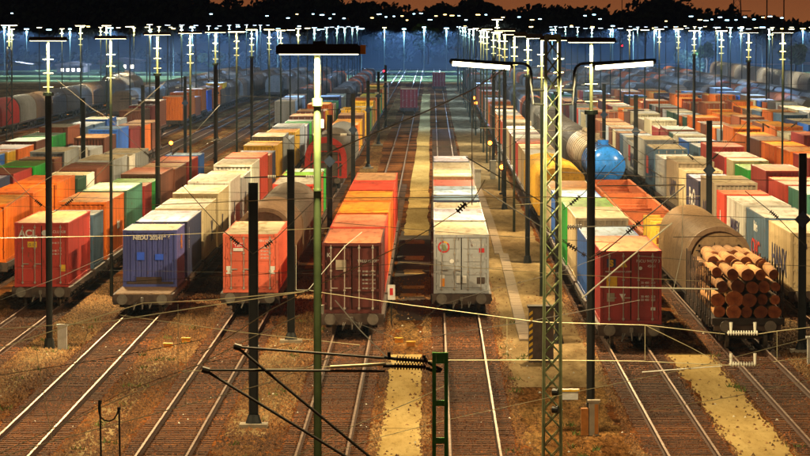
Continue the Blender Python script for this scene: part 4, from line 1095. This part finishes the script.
# near green post with twin insulators and two long struts
t = empty('catenary_post', (0.15, 76, 0)); tag(t, 'bright green battened post with dark twin insulators on its left', 'catenary post')
m = MB(); HP = 6.85
for s in (-1, 1):
    m.box(s*.11-.035, s*.11+.035, -.06, .06, -.2, HP)
z = HP-.42
m.box(-.074, .074, -.055, .055, HP-.2, HP-.003)
while z > 0: 
    m.box(-.074, .074, -.05, .05, z-.55, z-.45); z -= .68
obj('post', m, t, mats=[MT['postgreen']])
def at76(x, y): p = P(x, y, 76); return p-Vector((0.15, 76, 0))
for k, (a, b) in enumerate((((396, 359), (428, 361)), ((394, 366), (426, 367)))):
    A, B = at76(*a), at76(*b); m = MB(); n = 11
    m.tube(A, B, .03, n=8)
    for i in range(n): m.tube(A.lerp(B, (i+.15)/n), A.lerp(B, (i+.6)/n), .06, n=12)
    obj('insulator', m, t, mats=[MT['insul']])
for pp in ([(428, 362), (436, 367), (442, 370)], [(426, 368), (434, 371), (441, 371)], [(384, 357), (396, 359)], [(383, 366), (394, 366)], [(389, 352), (389, 358)], [(424, 355), (424, 361)]):
    m = MB(); m.path([at76(*q) for q in pp], .03, n=8); obj('clevis', m, t, mats=[MT['black']])
for a, b in (((205, 370), (385, 371)), ((237, 347), (384, 358))):
    m = MB(); m.tube(at76(*a), at76(*b), .022, n=8); obj('tie_rod', m, t, mats=[MT['wired']])
m = MB(); m.tube(at76(330, 367), at76(386, 364), .028, n=8); obj('pale_rod', m, t, mats=[MT['wire']])
for a in ((205, 370), (237, 347)):
    m = MB(); m.tube(at76(*a), at76(438, 513), .026, n=10); m.tube(at76(a[0]-3, a[1]-1), at76(a[0]+4, a[1]+1), .06, n=8); obj('strut', m, t, mats=[MT['wired']])
# black loop cable on two thin rods, bottom left
t = empty('cable_loop', P(110, 456, 92)); tag(t, 'black cable loop hanging between two thin black rods', 'cable loop')
o0 = t.location.copy()
for x, y in ((100, 400), (119, 407)):
    m = MB(); m.tube(P(x, y, 92)-o0, P(x+2, 520, 92)-o0, .022, n=6); m.tube(P(x, y, 92)-o0, P(x, y+3, 92)-o0, .04, n=8); obj('rod', m, t, mats=[MT['black']])
m = MB(); m.path([P(x, y, 92)-o0 for x, y in ((99, 401), (98.5, 409), (100, 416), (104, 420), (109, 421), (114, 419), (117, 414), (119, 408))], .018, n=6); obj('cable', m, t, mats=[MT['black']])

# ------------------------------------------------------------------ signals, cabinets and small things on the ground
def sig(X, Y, h, label, mat='sig_orange'):
    t = empty('shunting_signal', (X, Y, 0)); tag(t, label, 'signal', 'small lit signals')
    m = MB(); m.tube((0, 0, -.2), (0, 0, h-.2), .05, n=8); m.box(-.2, .2, -.2, .2, -.2, -.05); obj('post', m, t, mats=[MT['black']])
    m = MB(); m.box(-.17, .17, -.02, .18, h-.28, h+.22); m.box(-.2, .2, -.12, .02, h+.2, h+.24); obj('signal_box', m, t, mats=[MT['black']])
    m = MB(); m.tube((0, -.02, h), (0, -.07, h), .17, n=14); obj('lens', m, t, mats=[MT[mat]])
    l = bpy.data.lights.new('signal_light', 'POINT'); l.energy = 25; l.color = (1, .3, .05) if 'orange' in mat else (1, .02, .03); l.shadow_soft_size = .1
    o = bpy.data.objects.new('signal_light', l); C.objects.link(o); o.parent = t; o.location = (0, -.3, h); return t
for i, (px, py, Y, ml) in enumerate([(502, 167, 320, 'nearest'), (490, 143, 370, 'second'), (476, 103, 520, 'third'), (474, 98, 560, 'farthest')]):
    p = P(px, py, Y); sig(p.x, Y, max(1.2, p.z), '%s orange signal light beside the central concrete path' % ml)
for px, py, Y, lab in ((233, 90, 700, 'orange signal light on the empty tracks, right one'), (213, 97, 640, 'orange signal light on the empty tracks, left one'), (171, 143, 395, 'orange signal light low on the empty left tracks')):
    p = P(px, py, Y); sig(p.x, Y, max(.6, p.z), lab)
for px, py, Y, lab in ((365, 72, 900, 'bright round red signal above the far central trains'), (384, 71, 900, 'smaller red signal right of the bright round one'), (622, 46, 1000, 'tiny red signal near the upper right lamps'), (339, 53, 900, 'tiny red signal left of the bright round one')):
    p = P(px, py, Y); s_ = sig(p.x, Y, max(1.5, p.z), lab, 'sig_red')
    q_ = 3.4 if px == 365 else 1.8; s_.children[2].scale = (q_, 1, q_); s_.children[2].location.z = -max(1.5, p.z)*(q_-1)
def cabinet(X, Y, w_, d_, h, mat, lab, top=None, cat='cabinet', nme='cabinet'):
    t = empty(nme, (X, Y, -.19)); tag(t, lab, cat)
    m = MB(); m.box(-w_/2, w_/2, 0, d_, 0, h); m.box(-.004, .004, -.006, 0, .08, h-.08); obj('housing', m, t, mats=[MT[mat]])
    m = MB(); m.box(-w_/2-.05, w_/2+.05, -.05, d_+.05, h, h+.07); obj('lid', m, t, mats=[MT[top or mat]]); return t
cabinet(-14.75, 167, .36, .3, .95, 'white', 'white narrow cabinet right of the lamp mast foot by ACL container')
hut = cabinet(4.2, 161, .95, .9, 2.1, 'sill', 'brown upright cabinet with striped edge behind the lattice mast', 'undr')
m = MB()
for k in range(8): m.add([(-.47, -.008, .1+k*.24), (-.33, -.008, .2+k*.24), (-.33, -.008, .32+k*.24), (-.47, -.008, .22+k*.24)], [(0, 1, 2, 3)])
obj('hazard_stripes', m, hut, mats=[MT['yellow']])
b = cabinet(5.12, 132.3, .3, .35, 1.05, 'conc', 'grey and orange relay box at the foot of the thick mast')
m = MB(); m.box(-.40, -.17, .05, .4, 0, .85); m.box(.02, .14, -.03, -.005, .05, 1.0); obj('orange_casing', m, b, mats=[MT['dullorange']])
cb = cabinet(4.75, 145, .62, .4, .28, 'white', 'low white block with yellow lid between the two masts', 'yellow', 'block', 'track_block')
for X, Y, lab in ((-10.6, 168, 'orange track box, left one, right of the blue-square train'), (-10.05, 171, 'orange track box, right one, right of the blue-square train'), (-1.35, 171, 'orange track box, left one, at the head of sandy path'), (-.85, 169, 'orange track box, right one, at the head of sandy path')):
    t = empty('track_box', (X, Y, -.19)); tag(t, lab, 'track box', 'small orange boxes between the tracks')
    m = MB(); m.box(-.17, .17, 0, .3, 0, .16); obj('housing', m, t, mats=[MT['orange']]); m = MB(); m.box(-.19, .19, -.02, .32, .16, .2); obj('lid', m, t, mats=[MT['yellow']])
for i, (px, py, Y) in enumerate(((493, 175, 352), (478, 190, 330), (500, 152, 400))):
    cabinet((px-432)*Y/4200, Y, .45, .35, 1.5, 'gray', 'slim grey cabinet on the concrete path, %s from the camera' % ordn(i))
cabinet(14.6, 160, .5, .4, 1.0, 'gray', 'grey cabinet at the right edge beside the logs')
t = empty('track_sign', (-1.75, 181, -.19)); tag(t, 'small white sign with red mark right of the brown container', 'sign')
m = MB(); m.tube((0, 0, 0), (0, 0, 1.3), .025, n=6); obj('post', m, t, mats=[MT['black']]); m = MB(); m.box(-.16, .16, -.03, -.01, 1.1, 1.75); obj('board', m, t, mats=[MT['white']]); m = MB(); m.box(-.07, .07, -.04, -.03, 1.3, 1.6); obj('red_mark', m, t, mats=[MT['redp']])
# the ballast itself: angular stones, thick beside the tracks and thin on the walkways
import numpy as np
def stone_mat():
    m = M('ballast_stones'); f = m.noise(.10, 5, .6, mscale=(1.6, .35, 1)); g = m.noise(9.0, 2, .8)
    c = m.ramp(f, [(.36, (.075, .034, .014)), (.48, (.15, .072, .026)), (.62, (.24, .15, .065))])
    h = m.ramp(g, [(.30, (.22, .20, .18)), (.50, (.85, .82, .78)), (.70, (2.0, 1.8, 1.5))])
    m.base(m.mix(1.0, c, h, 'MULTIPLY')); m.set(.9, 0, .2); return m.m
rng = np.random.default_rng(5)
def stones(name, n, x0, x1, y0, y1, keep, r0, r1, z, mat, lab):
    x = rng.uniform(x0, x1, n); y = rng.uniform(y0, y1, n); k = keep(x, y); x, y = x[k], y[k]; n = len(x)
    r_ = rng.uniform(r0, r1, n); a = rng.uniform(0, 6.28, n); hgt = r_*rng.uniform(.7, 1.5, n)
    V = np.zeros((n, 5, 3))
    for q in range(4):
        rr = r_*rng.uniform(.7, 1.2, n); V[:, q, 0] = x+np.cos(a+q*1.57)*rr; V[:, q, 1] = y+np.sin(a+q*1.57)*rr; V[:, q, 2] = z
    V[:, 4, 0] = x+rng.uniform(-.3, .3, n)*r_; V[:, 4, 1] = y+rng.uniform(-.3, .3, n)*r_; V[:, 4, 2] = z+hgt
    b = np.arange(n)[:, None]*5; F = np.concatenate([b+np.array([[0, 1, 4]]), b+np.array([[1, 2, 4]]), b+np.array([[2, 3, 4]]), b+np.array([[3, 0, 4]])], 1).reshape(-1)
    me = bpy.data.meshes.new(name); me.vertices.add(n*5); me.vertices.foreach_set('co', V.reshape(-1)); me.loops.add(len(F)); me.loops.foreach_set('vertex_index', F)
    me.polygons.add(len(F)//3); me.polygons.foreach_set('loop_start', np.arange(0, len(F), 3)); me.polygons.foreach_set('loop_total', np.full(len(F)//3, 3))
    me.materials.append(mat); me.update(); me.validate()
    o = bpy.data.objects.new(name, me); C.objects.link(o); o['kind'] = 'stuff'; o['label'] = lab; return o
TX = np.array(TRACKS)
def between(x, y):
    d = np.min(np.abs(x[:, None]-TX[None]), 1)
    sand = ((np.abs(x+.98) < .62) | (np.abs(x-10.1) < .85) | (np.abs(x-4.55) < 1.6)) & (y > 122)
    ed = np.minimum(np.minimum(np.abs(np.abs(x+.98)-.62), np.abs(np.abs(x-10.1)-.85)), np.abs(np.abs(x-4.55)-1.6))
    wv = .5+.5*np.sin(y*.9+x*3)*np.sin(y*.37)
    return (d > 1.34) & (~sand | (rng.random(len(x)) < .02+.4*np.exp(-ed/.14)*wv))
def inbed(x, y):
    d = np.min(np.abs(x[:, None]-TX[None]), 1); s_ = np.sin(y*.21+x)*np.sin(y*.077+x*.7)
    return (d < 1.36) & (np.abs(d-.7535) > .1) & ((rng.random(len(x)) < .12+.5*s_) | (np.abs(((y-100) % .62)-.31) < .14))
SM = stone_mat()
stones('ballast_gravel', 190000, -19.5, 18.5, 112, 215, between, .03, .085, -.195, SM, 'brown and beige ballast stones between the tracks')
def bedstone():
    m = M('rusty_stones'); f = m.noise(.2, 4, .6, mscale=(.8, .5, 1)); g = m.noise(9.0, 2, .8); f4 = m.noise(.07, 3, .5)
    c = m.ramp(f, [(.34, (.045, .02, .01)), (.50, (.15, .052, .017)), (.62, (.24, .088, .026))])
    h = m.ramp(g, [(.30, (.25, .22, .2)), (.50, (.85, .82, .8)), (.70, (1.7, 1.5, 1.3))])
    k = m.ramp(f4, [(.45, (1, 1, 1)), (.62, (.42, .42, .42))])
    m.base(m.mix(1.0, m.mix(1.0, c, h, 'MULTIPLY'), k, 'MULTIPLY')); m.set(.9, 0, .2); return m.m
stones('track_gravel', 130000, -19.5, 18.5, 112, 200, inbed, .03, .07, -.197, bedstone(), 'rusty ballast stones lying between and over the sleepers')
random.seed(12); m = MB()
for _ in range(70):
    gx = random.choice([-15.6, -10.3, -10.7, -5.6, 4.3, 10.9, 3.0, -14.6])+random.gauss(0, .35); gy = random.uniform(118, 185)
    for k in range(14):
        a = random.uniform(0, 6.28); q = random.uniform(.05, .22); hh_ = random.uniform(.06, .22); x = gx+random.gauss(0, .12); y = gy+random.gauss(0, .2)
        m.add([(x-.02, y, -.2), (x+.02, y, -.2), (x+math.cos(a)*q, y+math.sin(a)*q, -.2+hh_)], [(0, 1, 2)])
wm_ = simple('weed_green', (.10, .16, .03), .8, scale=4); o = obj('weeds', m, mats=[wm_]); o['kind'] = 'stuff'; o['label'] = 'sparse low weeds in the ballast'
# loose pale stones lying on the ballast
random.seed(5); m = MB()
for k in range(260):
    x = random.uniform(-16, 17); y = random.uniform(112, 185); r = random.uniform(.025, .06); z = -.19
    m.add([(x-r, y-r, z), (x+r, y-r*.6, z), (x+r*.7, y+r, z), (x-r*.8, y+r, z), (x, y, z+r*1.1)], [(0, 1, 4), (1, 2, 4), (2, 3, 4), (3, 0, 4)])
o = obj('pale_stones', m, mats=[MT['insulw']]); o['kind'] = 'stuff'; o['label'] = 'scattered pale stones and litter on the ballast'

# ------------------------------------------------------------------ hills, woods and trees behind the yard
def topz(X):
    """tree top height wanted at a distance of about 1800 m"""
    px = 432+X*4200/1800
    pts = [(-400, -14), (150, -8), (225, 0), (245, 4), (262, -4), (330, -6), (380, 2), (395, 8), (410, 5), (425, 9), (440, 4), (470, -3), (497, 0), (505, 10), (530, 6), (560, 3), (590, 8), (615, 11), (640, 4), (660, -3), (675, 2), (700, 6), (740, 10), (775, 16), (810, 22), (1300, 26)]
    for (a, b), (c, d) in zip(pts[:-1], pts[1:]):
        if a <= px <= c: py = b+(d-b)*(px-a)/(c-a); break
    else: py = -10 if px < 0 else 24
    return 12.8+(24-py)*1800/4200
def hz(X, Y):
    h = topz(X*1800/Y)-9.5
    t_ = min(1, max(0, (Y-1420)/330)); t_ = t_*t_*(3-2*t_)
    base = h*t_
    k = max(0, 1-abs(X+3)/34)*min(1, max(0, (Y-1240)/90)); base = max(base, 7.5*min(1, k*1.7))
    k2 = min(1, max(0, (-X-40)/60))*min(1, max(0, (Y-1330)/140)); base = max(base, 3.5*k2)
    return base
m = MB(); nx, ny = 90, 40; xs = [-900+1800*i/(nx-1) for i in range(nx)]; ys = [1225+1500*j/(ny-1) for j in range(ny)]
m.add([(x, y, hz(x, y)-.4+random.uniform(0, .3)) for y in ys for x in xs], [(j*nx+i, j*nx+i+1, (j+1)*nx+i+1, (j+1)*nx+i) for j in range(ny-1) for i in range(nx-1)])
hm = simple('hill_earth', (.012, .02, .01), .95, var=.6, scale=.02)
hm.node_tree.nodes['Principled BSDF'].inputs['Specular IOR Level'].default_value = 0
struct(obj('hill', m, mats=[hm], smooth=True))
def leaf_mat(name, a, b):
    m = M(name); f = m.noise(.35, 3, .6); m.base(m.ramp(f, [(.35, a), (.65, b)])); m.set(.8, 0, .1); return m.m
LF = leaf_mat('wood_foliage', (.012, .022, .012), (.035, .055, .025)); LFG = leaf_mat('tree_foliage', (.03, .07, .02), (.11, .20, .05))
def crown(m, x, y, z, rx, rz, nleaf, size):
    blobs = [(random.gauss(0, .42), random.gauss(0, .42), random.uniform(-.35, .55), random.uniform(.3, .55)) for _ in range(6)]
    for _ in range(nleaf):
        bx, by, bz, br = random.choice(blobs)
        a, c = random.uniform(0, 6.283), random.uniform(-1, 1); s = math.sqrt(1-c*c); q = br*random.uniform(.6, 1.05)
        p = Vector((x+(bx+s*math.cos(a)*q)*rx, y+(by+s*math.sin(a)*q)*rx, z+(bz+c*q)*rz))
        u = Vector((random.gauss(0, 1), random.gauss(0, 1), random.gauss(0, 1))).normalized(); v = u.orthogonal().normalized(); k = size*random.uniform(.5, 1.2)
        m.add([p-u*k-v*k*.5, p+u*k*.2-v*k, p+u*k, p+v*k], [(0, 1, 2, 3)])
random.seed(21); m = MB()
for _ in range(620):
    Y = random.uniform(1560, 1900); X = random.uniform(-.125, .115)*Y
    r = random.uniform(4.5, 8); tz = hz(X, Y)
    if tz < 1: continue
    crown(m, X, Y, tz+r*.5, r, r*random.uniform(.7, 1.05), 85, 1.3)
for _ in range(160):
    Y = random.uniform(1250, 1420); X = random.uniform(-.11, .02)*Y
    if X > 12: continue
    tz = hz(X, Y); r = random.uniform(1.5, 3.6); crown(m, X, Y, tz+r*.4, r, r*.8, 60, .7)
o = obj('wood', m, mats=[LF]); o['kind'] = 'stuff'; o['label'] = 'dark wooded hill behind the marshalling yard'
def tree(px, py_top, Y, r, hgt, lab, mat=LFG):
    p = P(px, py_top, Y); base = p.z-hgt
    t = empty('leafy_tree', (p.x, Y, max(-.3, base))); tag(t, lab, 'tree', 'trees standing free before the wooded hill'); b0 = max(-.3, base); hh = p.z-b0
    m = MB(); m.tube((0, 0, -.3), (.2, 0, hh*.6), .35, .18, n=8)
    for k in range(5):
        a = k*1.3; m.tube((.1, 0, hh*.35+k*.3), (math.cos(a)*r*.6, math.sin(a)*r*.6, hh*.62+k*.25), .13, .05, n=5)
    obj('trunk', m, t, mats=[MT['bark']])
    m = MB(); crown(m, 0, 0, hh-r*.85, r, r*.9, 900, .55); obj('crown', m, t, mats=[mat])
tree(428, 25, 1100, 4.6, 10, 'round green tree at the foot of the slope, centre of picture')
tree(707, 42, 1050, 2.6, 8, 'bright green narrow tree behind the far right masts')
tree(110, 60, 1100, 4.2, 8, 'lit green tree behind the far left tank wagons')
tree(795, 44, 1050, 3.4, 8, 'green tree near the far right edge')
tree(455, 30, 1180, 4.5, 10, 'dark tree right of the round green tree', LF)
tree(692, 50, 1120, 3.6, 8, 'darker tree left of the bright narrow tree', LF)
tree(214, 48, 1150, 3.4, 8, 'small tree left of the central slope')
# far sheds and the tall pylon
def shed(px0, px1, py0, py1, Y, mat, lab, lit=True):
    a, b = P(px0, py1, Y), P(px1, py0, Y); t = empty('warehouse', (a.x, Y, min(a.z, -.2))); tag(t, lab, 'warehouse', 'low sheds behind the yard')
    W_, H_ = b.x-a.x, b.z-t.location.z
    m = MB(); m.box(0, W_, 0, 18, 0, H_); obj('wall', m, t, mats=[MT[mat]])
    m = MB(); m.prism([(-.5, H_), (W_+.5, H_), (W_+.5, H_+.4), (W_*.5, H_+1.1), (-.5, H_+.4)], -.5, 18.5); obj('roof', m, t, mats=[MT['sill']])
    if lit:
        for k in range(4):
            x = W_*(.15+.2*k); m = MB(); m.box(x, x+W_*.1, -.06, -.01, H_*.45, H_*.75); obj('window', m, t, mats=[MT['win_lit']])
shed(57, 84, 66, 76, 1120, 'sill', 'small lit shed behind the far left hood wagons')
shed(100, 140, 62, 74, 1150, 'sill', 'dark shed right of the small lit shed')
shed(0, 30, 66, 76, 1160, 'navy', 'dark bluish shed at the far left edge', False)
shed(605, 650, 66, 76, 1130, 'undr', 'long dark shed beyond the far right containers', False)
m = MB(); random.seed(4)
t = empty('power_pylon', (P(737, 24, 2100).x, 2100, 8)); tag(t, 'tall lattice power pylon above the wooded hill on the right', 'pylon')
hh = 34
for sx in (-1, 1):
    for sy in (-1, 1): m.tube((sx*2.6, sy*2.6, 0), (sx*.6, sy*.6, hh), .16, n=5)
for i in range(9):
    a0, a1 = 2.6-2*i/9, 2.6-2*(i+1)/9; z0, z1 = hh*i/9, hh*(i+1)/9
    m.tube((-a0, -a0, z0), (a1, -a1, z1), .1, n=4); m.tube((a0, -a0, z0), (-a1, -a1, z1), .1, n=4)
obj('lattice', m, t, mats=[MT['black']])
m = MB(); m.box(-7, 7, -.2, .2, 11, 11.4); m.box(-5, 5, -.2, .2, 18, 18.4); obj('cross_arm', m, t, mats=[MT['black']])
for px, lab in ((622, 'tall thin mast above the hill, leftmost'), (767, 'tall thin mast standing at the right in front of sky'), (784, 'tall thin mast farthest right in front of sky'), (360, 'tall thin mast above the central trains')):
    Y = 520 if px > 700 else 900; p = P(px, -12, Y); t = empty('radio_mast', (p.x, Y, 0)); tag(t, lab, 'mast', 'tall thin masts')
    m = MB(); m.tube((0, 0, -.2), (0, 0, p.z), .11, .07, n=6); obj('pole', m, t, mats=[MT['black']])

# far strings of tall lamps towards the horizon
random.seed(31); fi = 0
far = [(x, random.uniform(13, 20)) for x in (12, 211, 267, 288, 297, 313, 322, 330, 334, 344, 372, 379, 386, 394, 402, 407, 414, 421, 430, 436, 445, 452, 459, 466, 478, 486, 503, 519, 532, 540, 585, 594, 600)]
far += [(x, random.uniform(16, 21)) for x in (666, 691, 700, 706, 712, 720, 727, 736, 745, 754, 763, 770, 782)]
far += [(x+random.uniform(-2, 2), random.uniform(25.5, 29.5)) for x in range(5, 810, 21)]
far.sort()
for px, py in far:
    Y = random.uniform(1230, 1400) if py < 23 else random.uniform(930, 1180)
    p = P(px, py, Y); kind = 'cool' if random.random() < .72 else 'mid'; h = p.z
    t = empty('lamp_mast', (p.x, Y, 0)); tag(t, 'distant %s lamp with its slim pole, %s from the left in the horizon string' % ('white-blue' if kind == 'cool' else 'yellow', ordn(fi) if fi < 49 else ordn(fi)), 'lamp mast', 'distant lamps near the horizon')
    k = ('farpole', round(h))
    if k not in pmesh: q = MB(); q.tube((0, 0, -.2), (0, 0, round(h)), .09, n=5); pmesh[k] = q.mesh('pole', [MT['dkgreen']])
    obj('pole', pmesh[k], t)
    wd = random.choice([.7, .9, 1.3]); k = ('farhead', wd, kind)
    if k not in pmesh:
        q = MB(); q.box(-wd/2, wd/2, -.2, .2, -.22, -.02); pmesh[k] = q.mesh('lamp_tube', [MT['far_cool' if kind == 'cool' else 'far_warm']])
    obj('lamp_tube', pmesh[k], t, (0, 0, h-round(h)+round(h)))
    if fi % 2 == 0 and py >= 23: lamp_light(t, h-.5, 'cool', LAMP_W*17)
    fi += 1

# ------------------------------------------------------------------ the night air
if HAZE > 0:
    m = MB(); m.box(-1000, 1000, -80, 2800, -1.6, 60)
    hzm = bpy.data.materials.new('night_haze'); hzm.use_nodes = True; tt_ = hzm.node_tree; tt_.nodes.clear()
    o_ = tt_.nodes.new('ShaderNodeOutputMaterial'); v_ = tt_.nodes.new('ShaderNodeVolumePrincipled')
    v_.inputs['Color'].default_value = (.52, .74, 1.0, 1); v_.inputs['Density'].default_value = HAZE; v_.inputs['Anisotropy'].default_value = .2
    tt_.links.new(v_.outputs[0], o_.inputs['Volume'])
    o = obj('haze', m, mats=[hzm]); o['kind'] = 'stuff'; o['label'] = 'faint blue night haze over the yard'
    g_ = bpy.data.objects['ground']
labels = {}
for o in C.objects:
    if o.parent is None and 'label' in o: labels.setdefault(o['label'], []).append(o.name)
print('DUP', [(k, len(v)) for k, v in labels.items() if len(v) > 1][:20], 'counts', counts, 'objs', len(C.objects))
